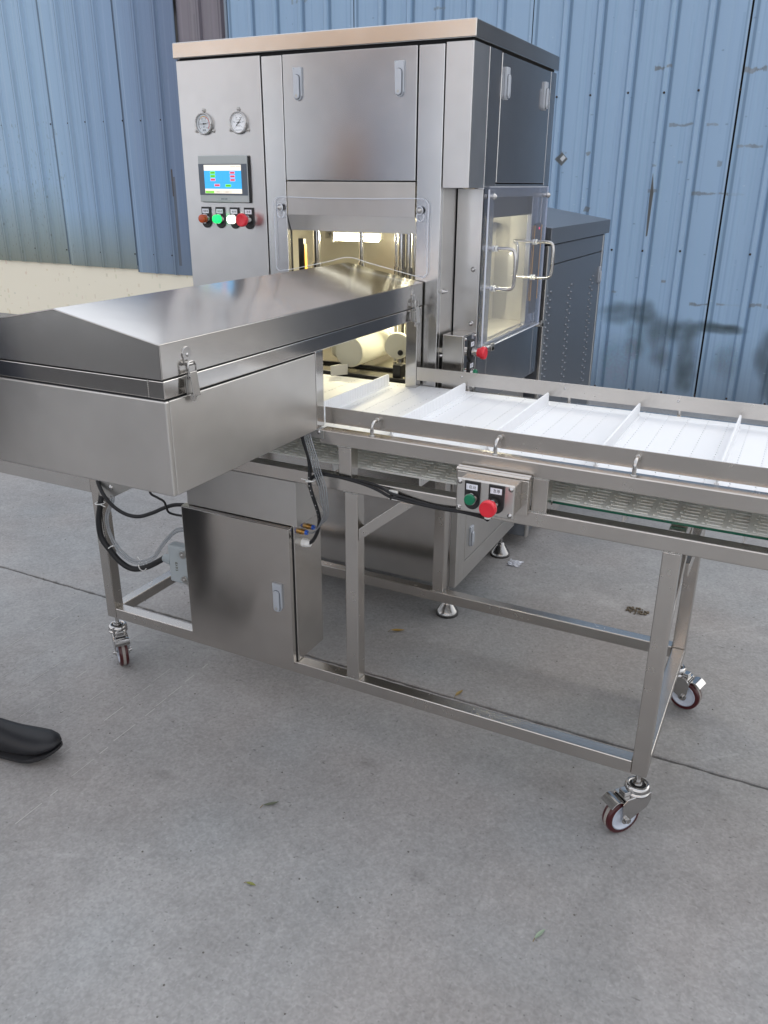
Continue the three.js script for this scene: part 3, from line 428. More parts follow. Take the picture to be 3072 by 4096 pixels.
  part(hm, 'rear_frame', bx(-0.9530, -0.7565, 1.4375, 1.5795, 0, 0.006, 0.002), M.black);
  part(hm, 'bezel', bx(-0.9572, -0.7602, 1.4390, 1.5820, 0.006, 0.0125, 0.003), M.hmi);
  part(hm, 'dark_surround', bx(-0.9560, -0.7612, 1.4610, 1.5565, 0.0122, 0.0135, 0.0004), M.hmiDark);
  const st = canvas(512, 320, (k, w, h) => {
    k.fillStyle = '#f1e9dc'; k.fillRect(0, 0, w, h); k.fillStyle = '#36a9ea'; k.fillRect(0, 64, w, 204); k.fillStyle = '#2f9fe0'; k.fillRect(0, 196, w, 3); k.fillRect(252, 64, 3, 132);
    const b = (x, y, on, wd = 70) => { k.fillStyle = on ? '#8dfc5a' : '#dcb9dc'; k.fillRect(x, y, wd, 30); k.fillStyle = on ? '#4fae14' : '#cf3350'; k.fillRect(x + 6, y + 6, wd - 12, 19); };
    b(84, 72, 1); b(84, 110, 1); b(84, 150, 0); b(356, 72, 0); b(356, 112, 0); b(356, 152, 0); b(134, 212, 0, 78); b(288, 216, 1, 78);
    k.fillStyle = '#7ad23c'; k.fillRect(4, 292, 122, 26); k.fillStyle = '#e2d8cb'; k.fillRect(132, 290, 110, 26); k.fillRect(248, 290, 122, 26); k.fillStyle = '#9a938a'; for (const x of [40, 160, 284]) for (let i = 0; i < 5; i++) k.fillRect(x + i * 9, 299, 6, 8);
    k.fillStyle = '#b8b0a4'; for (let i = 0; i < 12; i++) if (i !== 6) k.fillRect(372 + i * 11, 14, 6, 9);
  });
  const sp = new THREE.PlaneGeometry(0.1500, 0.0870); sp.translate(-0.8580, 1.5098, 0.0142); part(hm, 'screen', clean(sp), std({ color: 0x050505, emissive: 0xffffff, emissiveMap: st, emissiveIntensity: 0.85, roughness: 0.25 }));
  const lg = new THREE.PlaneGeometry(0.05, 0.012); lg.translate(-0.858, 1.4495, 0.0131);
  part(hm, 'logo', clean(lg), std({ map: canvas(256, 62, (k) => { k.fillStyle = '#a9b1b1'; k.fillRect(0, 0, 256, 62); k.fillStyle = '#4f585c'; k.font = 'italic bold 36px sans-serif'; k.textAlign = 'center'; k.textBaseline = 'middle'; k.fillText('WECON', 128, 32); }), roughness: 0.5 }));
  // lamps and buttons under the screen
  const G1 = M.glow(0.01, 1.0, 0.18, 0.9), G2 = M.glow(1.0, 0.98, 0.86, 1.6);
  const row = [['warning_lamp', -0.9445, M.amber, [CH.bao, CH.jing, CH.bao]], ['indicator_lamp', -0.8860, G1, [CH.ye, CH.ya, CH.qi]], ['indicator_lamp', -0.8270, G2, [CH.dian, CH.yuan, CH.bao]]];
  for (const [n, x, m, ch] of row) { const o = pushButton(c, [x, 1.3865, 0.003], [0, 0, 1], m, n, 0.0135, 0.018); tagPlate(o, x, 1.3885, 0.0005, ch); }
  { const o = stopButton(c, [-0.769, 1.3865, 0.003], [0, 0, 1], 0.021); tagPlate(o, -0.769, 1.3885, 0.0005, [CH.ji, CH.ting]); }

  // clear guard over the opening, its foot cut to the hood
  const gp = [[-0.666, 1.24], [-0.656, 1.23], [-0.612, 1.236], [-0.392, 1.283], [-0.150, 1.2365], [-0.132, 1.2336], [-0.1215, 1.244], [-0.1215, 1.447], [-0.1315, 1.457], [-0.656, 1.4557], [-0.666, 1.446]];
  const gs = part(c, 'clear_guard', prism(gp, 0.005).translate(0, 0, 0.004), M.acrylic, 'clear acrylic guard sheet over the opening');
  part(gs, 'guard_edge', pipe([...gp, gp[0]].flatMap((p, i, a) => i + 1 < a.length ? [[p[0], p[1], 0.0065], [(p[0] * 2 + a[i + 1][0]) / 3, (p[1] * 2 + a[i + 1][1]) / 3, 0.0065], [(p[0] + 2 * a[i + 1][0]) / 3, (p[1] + 2 * a[i + 1][1]) / 3, 0.0065]] : [[p[0], p[1], 0.0065]]), 0.0011, 140, 6), M.edge);
  for (const x of [-0.6415, -0.1475]) { part(gs, 'hanging_stud', bolt([x, 1.4265, 0.009], [0, 0, 1], 0.0075, 0.010), M.chrome); const k = new THREE.TorusGeometry(0.0105, 0.0013, 6, 24); k.translate(x, 1.4265, 0.0095); const k2 = new THREE.TorusGeometry(0.0125, 0.0013, 6, 24, Math.PI * 1.4); k2.rotateZ(Math.PI * 0.8); k2.translate(x + 0.002, 1.409, 0.0095); part(gs, 'keyhole_rim', [clean(k), clean(k2)], M.edge); }
  // clear sliding door on the right side with two pull handles
  const sg = part(c, 'clear_side_door', (() => { const s = [[-0.1345, 1.483], [-0.1415, 1.4912], [-0.7436, 1.4912], [-0.7436, 1.0063], [-0.1351, 1.0063]]; const g = prism(s.map(([z, y]) => [-z, y]), 0.006); g.rotateY(Math.PI / 2); g.translate(0.012, 0, 0); return uvm(g); })(), M.haze, 'clear acrylic door on the right side');
  part(sg, 'door_edge', [bx(0.0125, 0.0175, 1.0063, 1.485, -0.1348, -0.1328, 0.0005), bx(0.0125, 0.0175, 1.0063, 1.4912, -0.7456, -0.7438, 0.0005), bx(0.0125, 0.0175, 1.0040, 1.0061, -0.7436, -0.1351, 0.0005), bx(0.0125, 0.0175, 1.4914, 1.493, -0.7436, -0.1415, 0.0005)], M.edge);
  for (const z of [-0.168, -0.735]) part(sg, 'hanging_bolt', [cyl([0.002, 1.4645, z], [0.022, 1.4645, z], 0.0065, 0.0065, 16), bolt([0.02, 1.4645, z], [1, 0, 0], 0.0085, 0.009)], M.chrome);
  const pull = (x0, x1, z, y0, y1) => { const r = 0.0058, q = 0.016; const pts = [[x0, y1, z], [x1 - q, y1, z], [x1 - q * 0.3, y1 - q * 0.3, z], [x1, y1 - q, z], [x1, y0 + q, z], [x1 - q * 0.3, y0 + q * 0.3, z], [x1 - q, y0, z], [x0, y0, z]]; return pts; };
  for (const [z, y0, y1] of [[-0.214, 1.189, 1.311], [-0.634, 1.187, 1.309]]) {
    part(sg, 'pull_handle', pipe(pull(0.016, 0.082, z, y0, y1), 0.0058, 80, 12), M.chrome);
    part(sg, 'pull_handle', pipe(pull(0.014, -0.05, z, y0, y1), 0.0058, 80, 12), M.chrome);
    for (const y of [y0, y1]) part(sg, 'handle_washer', [cyl([0.018, y, z], [0.022, y, z], 0.0095, 0.0095, 18), cyl([0.008, y, z], [0.012, y, z], 0.0095, 0.0095, 18)], M.white);
  }
  for (const z of [-0.2187, -0.776]) part(c, 'door_clip', [bx(0, 0.024, 0.990, 1.004, z - 0.014, z + 0.014, 0.002), bx(0.019, 0.024, 0.990, 1.014, z - 0.014, z + 0.014, 0.001)], M.dull);
  // small control box in the recess
  const kb = part(c, 'side_control_box', bx(-0.0735, -0.004, 0.875, 1.0645, -0.122, -0.02, 0.003), M.gable, 'small steel control box with a red and a green button');
  part(kb, 'box_lid', bx(-0.0035, -0.0005, 0.878, 1.0615, -0.119, -0.023, 0.001), M.polish);
  for (const [y, z] of [[1.054, -0.032], [1.054, -0.112], [0.886, -0.112]]) part(kb, 'lid_screw', bolt([-0.0005, y, z], [1, 0, 0], 0.004, 0.004), M.chrome);
  tagPlate(kb, -0.0003, 1.0105, -0.078, [CH.ji, CH.ting], 'x'); tagPlate(kb, -0.0003, 0.943, -0.078, [CH.qi, CH.dong], 'x');
  stopButton(kb, [0.0025, 1.0075, -0.078], [1, 0, 0], 0.02); pushButton(kb, [0.0025, 0.9405, -0.078], [1, 0, 0], M.green, 'start_button', 0.0125, 0.009);
}

// ================================================================ CONVEYOR WITH INFEED HOOD
const conv = thing('conveyor', 'stainless steel conveyor on castors with white flighted belt and gabled infeed hood', 'conveyor', [-0.1, 0, 0.33]);
{
  const c = conv, T = 0.038, ZF = 0.641, ZR = 0.044, XL = -0.9628, XE = 1.36;
  const tube = (name, ...b) => part(c, name, bx(...b, 0.003), name === 'post' ? M.polish : name === 'leg' ? M.leg : M.tube);
  for (const z of [ZF, ZR]) {
    tube('leg', XL, XL + T, 0.165, 0.762, z - T, z); tube('leg', 0.7388, 0.7766, 0.165, 0.762, z - T, z);
    tube('leg', -0.0555, -0.0165, 0.2025, 0.762, z - T, z - 0.0003);
    tube('lower_beam', XL + T + 0.0005, 0.7385, 0.165, 0.202, z - T + 0.0005, z - 0.0004);
    tube('lower_rail', XL, XE, 0.7623, 0.7995, z - T, z);
    const up = z === ZR ? -0.022 : 0; tube('upper_rail', z === ZF ? -0.1265 : -0.08, XE, 0.882 + up, 0.9184 + up, z - T - (up ? 0.034 : 0), z - (up ? 0.034 : 0));
    for (const x of [-0.0725, 0.4375, 0.9475]) tube('stub_post', x, x + T, 0.7998, 0.8818 + up, z - T + 0.0004, z - 0.0006);
  }
  for (const x of [XL, 0.7388]) { tube('cross_beam', x + 0.0005, x + T - 0.0005, 0.1655, 0.2015, ZR + 0.0005, ZF - T - 0.0005); tube('cross_beam', x + 0.0005, x + T - 0.0005, 0.763, 0.799, ZR + 0.0005, ZF - T - 0.0005); }
  tube('cross_beam', 0.43, 0.468, 0.763, 0.7985, ZR + 0.0005, ZF - T - 0.0005);
  // corner braces
  part(c, 'brace', (() => { const g = prism([[-0.0160, 0.664], [-0.0160, 0.630], [0.148, 0.7620], [0.104, 0.7620]], 0.034, 0.002); g.translate(0, 0, 0.605); return uvm(g); })(), M.tube);
  part(c, 'brace', (() => { const g = prism([[-0.0160, 0.664], [-0.0160, 0.630], [0.148, 0.7620], [0.104, 0.7620]], 0.034, 0.002); g.translate(0, 0, 0.008); return uvm(g); })(), M.tube);
  part(c, 'brace', (() => { const g = prism([[0.602, 0.56], [0.602, 0.52], [0.38, 0.762], [0.42, 0.762]].map(([z, y]) => [-z, y]), 0.034, 0.002); g.rotateY(Math.PI / 2); g.translate(0.741, 0, 0); return uvm(g); })(), M.tube);
  tube('cross_beam', 0.7393, 0.7761, 0.585, 0.622, ZR + 0.0005, 0.36);
  // weld beads
  const bead = (x0, x1, y, z) => { const n = Math.round((x1 - x0) / 0.0045), a = []; for (let i = 0; i <= n; i++) a.push(ball(x0 + (x1 - x0) * i / n, y + rr(-.0008, .0008), z, rr(0.0018, 0.0026), 1, 0.9, 0.7, 6)); const m = part(c, 'weld_bead', a, M.dull); m.userData.kind = 'stuff'; };
  bead(-0.0725, -0.0345, 0.8818, ZF); bead(-0.0725, -0.0345, 0.800, ZF); bead(0.4375, 0.4755, 0.8818, ZF); bead(0.4375, 0.4755, 0.800, ZF); bead(-0.0555, -0.0165, 0.762, ZF); bead(0.7388, 0.7766, 0.762, ZF); bead(-0.0555, -0.0165, 0.2022, ZF); bead(-0.0595, -0.0225, 0.2035, ZR);
  // left side arm under the chute
  part(c, 'side_arm', bx(-1.62, XL - 0.0006, 0.6005, 0.662, 0.60, 0.640, 0.002), M.gable);
  part(c, 'arm_bracket', (() => { const g = prism([[-0.922, 0.600], [-0.875, 0.600], [-0.77, 0.655], [-0.77, 0.70], [-0.922, 0.70]], 0.004); g.translate(0, 0, 0.6425); return uvm(g); })(), M.dull); part(c, 'bracket_bolt', bolt([-0.870, 0.636, 0.6465], [0, 0, 1], 0.006, 0.006), M.chrome);

  // belt: upper run
  const Z0 = 0.004, Z1 = 0.565, PITCH = 0.0522, YB = 0.9015;
  const rowGeo = (() => {
    const s = new THREE.Shape(), w = PITCH - 0.00015; const pts = [[0, -Z1], [w, -Z1]]; let z = -Z1 + 0.012;
    while (z < -Z0 - 0.012) { pts.push([w, z], [w - 0.0032, z], [w - 0.0032, z + 0.006], [w, z + 0.006]); z += 0.0205; }
    pts.push([w, -Z0], [0, -Z0]); s.setFromPoints(pts.map((p) => new THREE.Vector2(...p)));
    const g = new THREE.ExtrudeGeometry(s, { depth: 0.0092, bevelEnabled: true, bevelSize: 0.0003, bevelOffset: -0.0003, bevelThickness: 0.0003, bevelSegments: 1 }); g.rotateX(-Math.PI / 2); return merge([clean(g), clean(new THREE.BoxGeometry(w - 0.001, 0.003, Z1 - Z0 - 0.002).translate(w / 2 + 0.0004, -0.0019, (Z0 + Z1) / 2)), clean(new THREE.BoxGeometry(0.006, 0.005, Z1 - Z0 - 0.004).translate(w - 0.0022, 0.0024, (Z0 + Z1) / 2))]);
  })();
  const belt = group(c, 'belt', 'white modular belt with upright flights');
  const n0 = -7, first = -0.2255 - 0.026; // rows follow the flights: five rows per flight
  for (let i = n0; i < 31; i++) copyPart(belt, 'belt_module', rowGeo, M.belt, [first + i * PITCH, YB - 0.0104 + (i % 3) * 0.0001, 0]);
  const flightGeo = (() => {
    const s = new THREE.Shape(); s.moveTo(-0.555, 0); s.lineTo(-0.05, 0); s.lineTo(-0.05, 0.034); s.lineTo(-0.056, 0.0375); s.lineTo(-0.551, 0.0375); s.lineTo(-0.555, 0.033);
    const parts = [clean(new THREE.ExtrudeGeometry(s, { depth: 0.0035, bevelEnabled: true, bevelSize: 0.0005, bevelThickness: 0.0005, bevelSegments: 1 }))];
    for (let z = -0.545; z < -0.06; z += 0.0105) { const r = new THREE.CylinderGeometry(0.0011, 0.0011, 0.035, 5); r.translate(z, 0.0178, 0.0043); parts.push(clean(r)); }
    parts.push(clean(new THREE.BoxGeometry(0.505, 0.006, 0.011).translate(-0.3025, 0.002, 0.0018)));
    const g = merge(parts); g.rotateY(Math.PI / 2); return g;
  })();
  for (let k = 0; k < 6; k++) copyPart(belt, 'flight', flightGeo, M.belt, [-0.2255 + k * 0.261 - 0.002, YB - 0.001, 0]);
  // belt: return run, inner side up with its hinge knuckles
  const backRow = (() => {
    const a = [clean(new THREE.BoxGeometry(PITCH - 0.0003, 0.005, Z1 - Z0).translate(PITCH / 2, 0, (Z0 + Z1) / 2))];
    for (let z = Z0 + 0.012, k = 0; z < Z1 - 0.01; z += 0.0205, k++) {
      const h = new THREE.CylinderGeometry(0.0050, 0.0050, 0.0118, 10, 1, false, 0, Math.PI); h.rotateX(Math.PI / 2); h.scale(1.5, 0.55, 1); h.translate(0.009 + (k % 2) * 0.006, 0.0022, z); a.push(clean(h));
      const rb = new THREE.BoxGeometry(0.030, 0.0022, 0.002); rb.translate(0.035, 0.0032, z + 0.007); a.push(clean(rb));
    }
    return merge(a);
  })();
  const ret = group(c, 'return_belt', 'underside of the white belt on its way back under the top run');
  for (let i = -12; i < 31; i++) copyPart(ret, 'belt_module', backRow, M.beltBack, [first + i * PITCH, 0.806 + rr(-.0004, .0004), 0.0]);
  for (let k = 0; k < 6; k++) copyPart(ret, 'flight', flightGeo, M.belt, [-0.155 + k * 0.261, 0.805, 0], [Math.PI, 0, 0]).position.z += 0.58;
  part(c, 'tray_edge', bx(0.47, XE, 0.8015, 0.8065, 0.567, 0.571, 0.0005), phy({ color: lin(0.02, 0.16, 0.10), roughness: 0.15, transmission: 0.4, thickness: 0 }), 'green glass-like edge strip beside the return belt');
  part(c, 'wear_strip', [bx(-0.12, XE, 0.872, 0.889, 0.556, 0.566, 0.001), bx(-0.12, XE, 0.872, 0.889, 0.004, 0.014, 0.001), bx(-0.12, XE, 0.872, 0.889, 0.28, 0.292, 0.001)], M.white);
  part(c, 'end_roller', cyl([XE - 0.05, 0.846, 0.0], [XE - 0.05, 0.846, 0.57], 0.046, 0.046, 32), M.white); part(c, 'end_roller', cyl([-0.595, 0.846, 0.01], [-0.595, 0.846, 0.56], 0.046, 0.046, 32), M.white);
  // side guards and their bent rods
  part(c, 'side_guard', bx(-0.132, XE, 0.926, 0.9681, 0.5975, 0.600, 0.0008), M.tube); part(c, 'side_guard', bx(-0.132, XE, 0.926, 0.9681, 0.0385, 0.041, 0.0008), M.tube);
  for (const x of [0.019, 0.341, 0.656, 0.97]) {
    part(c, 'guard_rod', pipe([[x, 0.917, 0.628], [x, 0.936, 0.628], [x, 0.9465, 0.6255], [x, 0.951, 0.618], [x, 0.952, 0.599]], 0.0048, 40, 12), M.chrome);
    part(c, 'guard_rod', pipe([[x, 0.895, -0.02], [x, 0.936, -0.02], [x, 0.951, -0.01], [x, 0.952, 0.0385]], 0.0048, 40, 12), M.chrome);
    part(c, 'weld_bead', [ball(x, 0.919, 0.628, 0.0072, 1, .5, 1, 10), ball(x, 0.952, 0.6005, 0.0066, 1, 1, .4, 10)], M.dull);
  }

  // ---- infeed chute: frame, box and gabled hood
  const CX = -0.1324, CL = -0.652;
  for (const x of [CX - T, CL]) { tube('post', x, x + T, 0.9186, 1.1141, ZF - T, ZF); tube('post', x, x + T, 0.9, 1.1141, 0.0085, ZR); }
  for (const x of [CX - T, CL]) part(c, 'chute_rail', bx(x, x + T, 1.1142, 1.1500, 0.008, 1.1885, 0.0025), M.polish);
  part(c, 'chute_rail', bx(CL + T + 0.0005, CX - T - 0.0005, 1.1145, 1.1497, 1.1505, 1.1883, 0.0025), M.polish); part(c, 'chute_rail', bx(CL + T + 0.0005, CX - T - 0.0005, 1.1145, 1.1497, 0.0085, 0.046, 0.0025), M.polish);
  part(c, 'weld_bead', Array.from({ length: 9 }, (_, i) => ball(CX - T - 0.0003, 1.1165 + i * 0.004, 1.1885, 0.0016, .8, 1.2, .4, 6)), M.dull);
  part(c, 'gasket', bx(CL + 0.003, CX - 0.003, 1.150, 1.1532, 0.011, 1.186, 0), M.gap);
  part(c, 'chute_gasket', bx(CL + 0.003, CX - 0.003, 1.1105, 1.1148, 0.645, 1.187, 0), M.gap);
  const chute = part(c, 'chute_box', [bx(CL - 0.0025, -0.1297, 0.9179, 1.1112, 1.178, 1.1903, 0.0035), bx(-0.1345, -0.1297, 0.9179, 1.1112, ZF + 0.0045, 1.1785, 0.003), bx(CL - 0.0025, CL + 0.004, 0.9179, 1.1112, ZF + 0.0006, 1.1785, 0.003), bx(CL, -0.133, 0.9179, 0.923, ZF, 1.18, 0.001), bx(CL, -0.133, 0.93, 1.11, ZF, ZF + 0.005, 0.001)], M.face);
  part(c, 'chute_gap', bx(-0.16, -0.1326, 0.92, 1.112, ZF + 0.0004, ZF + 0.012, 0), M.gap);
  part(chute, 'mount_screw', bolt([-0.1265, 0.912, ZF + 0.0003], [0, 0, 1], 0.0055, 0.005), M.chrome);
  part(c, 'mount_plate', bx(-0.16, -0.112, 0.896, 0.9178, ZF + 0.0004, ZF + 0.0025, 0.001), M.dull);
  const hood = group(c, 'infeed_hood', 'gabled stainless hood over the infeed chute');
  const HZ0 = 0.0085, HZ1 = 1.1915, RX = -0.392;
  part(hood, 'gable_end', prism([[CL, 1.1532], [CX, 1.1532], [CX, 1.2195], [RX, 1.2675], [CL, 1.2195]], 0.003, 0.0008).translate(0, 0, HZ1 - 0.003), M.gable);
  part(hood, 'gable_end', prism([[CL, 1.1532], [CX, 1.1532], [CX, 1.2195], [RX, 1.2675], [CL, 1.2195]], 0.003, 0.0008).translate(0, 0, HZ0), M.gable);
  part(hood, 'side_skirt', bx(CX - 0.003, CX, 1.1532, 1.2193, HZ0 + 0.0005, HZ1 - 0.0032, 0.001), M.gable); part(hood, 'side_skirt', bx(CL, CL + 0.003, 1.1532, 1.2193, HZ0 + 0.0005, HZ1 - 0.0032, 0.001), M.gable);
  const L = HZ1 - HZ0 + 0.0008; // slightly wavy sheet: gentle bulge of the welded plates
  for (const s of [1, -1]) {
    const g = new THREE.PlaneGeometry(1, L, 14, 40), p = g.attributes.position, uv = g.attributes.uv;
    for (let i = 0; i < p.count; i++) { const t = p.getX(i) + 0.5, z = HZ0 - 0.0004 + (0.5 - p.getY(i) / L) * L; const e = Math.sin(Math.PI * t) * Math.sin(Math.PI * (z - HZ0) / (HZ1 - HZ0)); p.setXYZ(i, s > 0 ? RX + t * (CX + 0.0006 - RX) : CL - 0.0006 + t * (RX - CL + 0.0006), (s > 0 ? 1.2685 - t * 0.0482 : 1.2203 + t * 0.0482) + 0.0012 * e + 0.0005 * Math.sin(z * 9 + t * 3) * e, z); uv.setXY(i, p.getX(i), p.getZ(i)); }
    g.computeVertexNormals(); const b = g.clone(); b.translate(0, -0.002, 0); part(hood, 'roof_plate', [clean(g), clean(b)], M.cover);
  }
  part(hood, 'roof_edge', [pipe([[RX, 1.2668, HZ1], [CX, 1.2188, HZ1]], 0.0016, 4, 8), pipe([[RX, 1.2668, HZ1], [CL, 1.2188, HZ1]], 0.0016, 4, 8), pipe([[CX, 1.2188, HZ1], [CX, 1.2188, HZ0]], 0.0012, 4, 8), pipe([[CX, 1.2188, HZ1], [CX, 1.154, HZ1]], 0.0012, 4, 8)], M.polish);
  for (const z of [1.1165, 0.0765]) { // toggle latches
    const t = group(c, 'toggle_latch'); const X = CX;
    part(t, 'keeper', [(() => { const s = new THREE.Shape(); s.absarc(0, 0.022, 0.0125, -0.6, Math.PI + 0.6, false); s.lineTo(-0.0075, 0.0); s.lineTo(0.0075, 0.0); const g = new THREE.ExtrudeGeometry(s, { depth: 0.002, bevelEnabled: true, bevelSize: 0.0006, bevelThickness: 0.0006, bevelSegments: 1 }); g.rotateY(Math.PI / 2); g.translate(X, 1.170, z); return clean(g); })(), bolt([X + 0.002, 1.1895, z], [1, 0, 0], 0.0038, 0.003), cyl([X + 0.007, 1.172, z - 0.010], [X + 0.007, 1.172, z + 0.010], 0.004, 0.004, 12)], M.chrome);
    part(t, 'wire_loop', pipe([[X + 0.010, 1.146, z - 0.011], [X + 0.012, 1.168, z - 0.011], [X + 0.011, 1.1755, z - 0.009], [X + 0.011, 1.1755, z + 0.009], [X + 0.012, 1.168, z + 0.011], [X + 0.010, 1.146, z + 0.011]], 0.0018, 60, 8), M.chrome);
    part(t, 'lever', [(() => { const g = bx(0, 0.002, -0.036, 0.012, -0.0105, 0.0105, 0.0008); g.rotateZ(0.12); g.translate(X + 0.014, 1.1455, z); return g; })(), (() => { const g = cyl([X + 0.009, 1.107, z], [X + 0.011, 1.107, z], 0.0095, 0.0095, 18); return g; })(), cyl([X + 0.01, 1.149, z - 0.012], [X + 0.01, 1.149, z + 0.012], 0.004, 0.004, 12)], M.chrome);
    part(t, 'latch_base', [bx(X + 0.0003, X + 0.003, 1.112, 1.1495, z - 0.009, z + 0.009, 0.0008), bx(X + 0.002, X + 0.012, 1.142, 1.152, z - 0.0095, z - 0.0075, 0.0005), bx(X + 0.002, X + 0.012, 1.142, 1.152, z + 0.0075, z + 0.0095, 0.0005)], M.dull);
  }

  // ---- electrical cabinet hung in the frame
  const ec = group(c, 'electrical_cabinet', 'stainless electrical cabinet with lockable door');
  part(ec, 'cabinet_body', bx(-0.5925, -0.2186, 0.203, 0.6313, 0.4947, 0.6335, 0.003), M.cabinet);
  part(ec, 'door_gap', bx(-0.588, -0.224, 0.206, 0.626, 0.633, 0.637, 0), M.gap);
  const ed = part(ec, 'door', bx(-0.5953, -0.2245, 0.1985, 0.6270, 0.6365, 0.6535, 0.003), M.cabinet); doorHandle(ed, -0.2675, 0.3663, 0.4545, 0.6535);
  part(ec, 'rain_lip', (() => { const g = prism([[0.6335, 0.6315], [0.652, 0.6285], [0.652, 0.6275], [0.6335, 0.6275]].map(([z, y]) => [-z, y]), 0.372); g.rotateY(Math.PI / 2); g.translate(-0.5945, 0, 0); return uvm(g); })(), M.polish);
  part(ec, 'upper_housing', (() => { const g = prism([[0.64, 0.633], [0.64, 0.7615], [0.606, 0.7615], [0.5, 0.633]].map(([z, y]) => [-z, y]), 0.376, 0.002); g.rotateY(Math.PI / 2); g.translate(-0.5808, 0, 0); return uvm(g); })(), M.face);
  // air fittings and cable gland on its right side
  for (const [y, z] of [[0.602, 0.598], [0.604, 0.5625]]) { const f = group(c, 'air_fitting'); part(f, 'brass_body', [cyl([-0.2186, y, z], [-0.214, y, z], 0.0085, 0.0085, 6), cyl([-0.214, y, z], [-0.209, y, z], 0.0065, 0.0065, 16), cyl([-0.209, y, z], [-0.2045, y, z], 0.0078, 0.0078, 6)], M.brass); part(f, 'release_ring', cyl([-0.2045, y, z], [-0.198, y, z], 0.0072, 0.0062, 16), M.blue); }
  part(c, 'cable_gland', [cyl([-0.2186, 0.567, 0.592], [-0.213, 0.567, 0.592], 0.0125, 0.0125, 20), cyl([-0.213, 0.567, 0.592], [-0.205, 0.567, 0.592], 0.0122, 0.0122, 6), cyl([-0.205, 0.567, 0.592], [-0.194, 0.567, 0.592], 0.0115, 0.009, 20)], M.white);
  // heavy-duty plug on its left side
  const pg = group(c, 'plug_connector', 'grey multi-pin plug with two locking levers');
  part(pg, 'plug_shell', [bx(-0.700, -0.612, 0.343, 0.468, 0.578, 0.614, 0.007), bx(-0.612, -0.5960, 0.335, 0.475, 0.572, 0.620, 0.004)], M.plug);
  part(pg, 'plug_gland', [cyl([-0.700, 0.409, 0.596], [-0.716, 0.409, 0.596], 0.017, 0.0165, 24), cyl([-0.716, 0.409, 0.596], [-0.731, 0.409, 0.596], 0.0155, 0.0125, 24)], M.plug);
  for (const y of [0.362, 0.446]) part(pg, 'locking_lever', [(() => { const s = new THREE.Shape(); s.absarc(0, 0, 0.011, 0.3, Math.PI * 2 - 0.3, false); s.lineTo(0.03, -0.006); s.lineTo(0.03, 0.006); const g = new THREE.ExtrudeGeometry(s, { depth: 0.0025, bevelEnabled: true, bevelSize: 0.0006, bevelThickness: 0.0006, bevelSegments: 1 }); g.rotateZ(y < 0.4 ? -0.7 : 0.7); g.translate(-0.640, y, 0.6155); return clean(g); })(), bolt([-0.640, y, 0.618], [0, 0, 1], 0.004, 0.004)], M.dull);
  const tp = new THREE.PlaneGeometry(0.014, 0.05); tp.translate(-0.6685, 0.400, 0.6146);
  part(pg, 'lettering', clean(tp), std({ map: canvas(96, 344, (k) => { k.fillStyle = '#a2abad'; k.fillRect(0, 0, 96, 344); k.translate(50, 172); k.rotate(-Math.PI / 2); k.fillStyle = '#4b4438'; k.font = 'bold 92px sans-serif'; k.textAlign = 'center'; k.textBaseline = 'middle'; k.fillText('TAYB', 0, 2); }), roughness: 0.55 }));

  // ---- cables and air hoses
  part(c, 'cable', pipe([[-0.927, 0.70, 0.60], [-0.927, 0.634, 0.62], [-0.923, 0.582, 0.643], [-0.932, 0.515, 0.654], [-0.928, 0.46, 0.655], [-0.9, 0.426, 0.655], [-0.864, 0.385, 0.648], [-0.832, 0.365, 0.635], [-0.794, 0.371, 0.618], [-0.751, 0.395, 0.603], [-0.731, 0.409, 0.596]], 0.0092, 110, 12), M.rubber, 'thick black cable loop to the plug');
  part(c, 'cable', pipe([[-0.93, 0.70, 0.61], [-0.923, 0.653, 0.645], [-0.906, 0.633, 0.656], [-0.875, 0.607, 0.667], [-0.84, 0.581, 0.667], [-0.8, 0.565, 0.662], [-0.764, 0.562, 0.651], [-0.727, 0.574, 0.633], [-0.687, 0.594, 0.618], [-0.655, 0.605, 0.609], [-0.59, 0.610, 0.598]], 0.0058, 110, 10), M.rubber);
  part(c, 'cable', pipe([[-0.71, 0.74, 0.62], [-0.695, 0.70, 0.66], [-0.689, 0.657, 0.671], [-0.673, 0.644, 0.663], [-0.66, 0.63, 0.651], [-0.664, 0.609, 0.639], [-0.668, 0.585, 0.626], [-0.655, 0.575, 0.613], [-0.59, 0.575, 0.6]], 0.0034, 90, 8), M.rubber);
  for (const o of [0, 0.009]) part(c, 'air_hose', pipe([[-0.885 + o, 0.644, 0.63], [-0.873 + o, 0.597, 0.648], [-0.89 + o, 0.543, 0.662], [-0.883 + o, 0.485, 0.665], [-0.849 + o, 0.43 + o, 0.665], [-0.803, 0.403 + o, 0.658], [-0.772, 0.401 + o, 0.645], [-0.741, 0.419 + o, 0.633], [-0.719, 0.456 + o, 0.615], [-0.704, 0.48 + o, 0.598], [-0.677, 0.505 + o, 0.589], [-0.59, 0.522 + o * .6, 0.57]], 0.0034, 120, 8), M.hose);
  const tie = (x, y, z, r, tilt, tail) => part(c, 'cable_tie', [(() => { const g = new THREE.TorusGeometry(r, 0.0016, 6, 22); g.scale(1, 1, 1); g.rotateX(Math.PI / 2); g.rotateZ(tilt); g.translate(x, y, z); return clean(g); })(), pipe([[x + r * 0.8, y + tail[1] * 0.3, z + r * .6], [x + tail[0], y + tail[1], z + 0.01]], 0.0012, 6, 6)], M.white);
  tie(-0.915, 0.580, 0.655, 0.0145, 0.05, [0.03, -0.004]); tie(-0.885, 0.441, 0.652, 0.0165, 0.6, [0.03, 0.014]); tie(-0.79, 0.386, 0.632, 0.0175, -1.3, [-0.008, 0.03]); tie(-0.143, 0.785, 0.662, 0.012, 0.1, [-0.022, 0.004]);
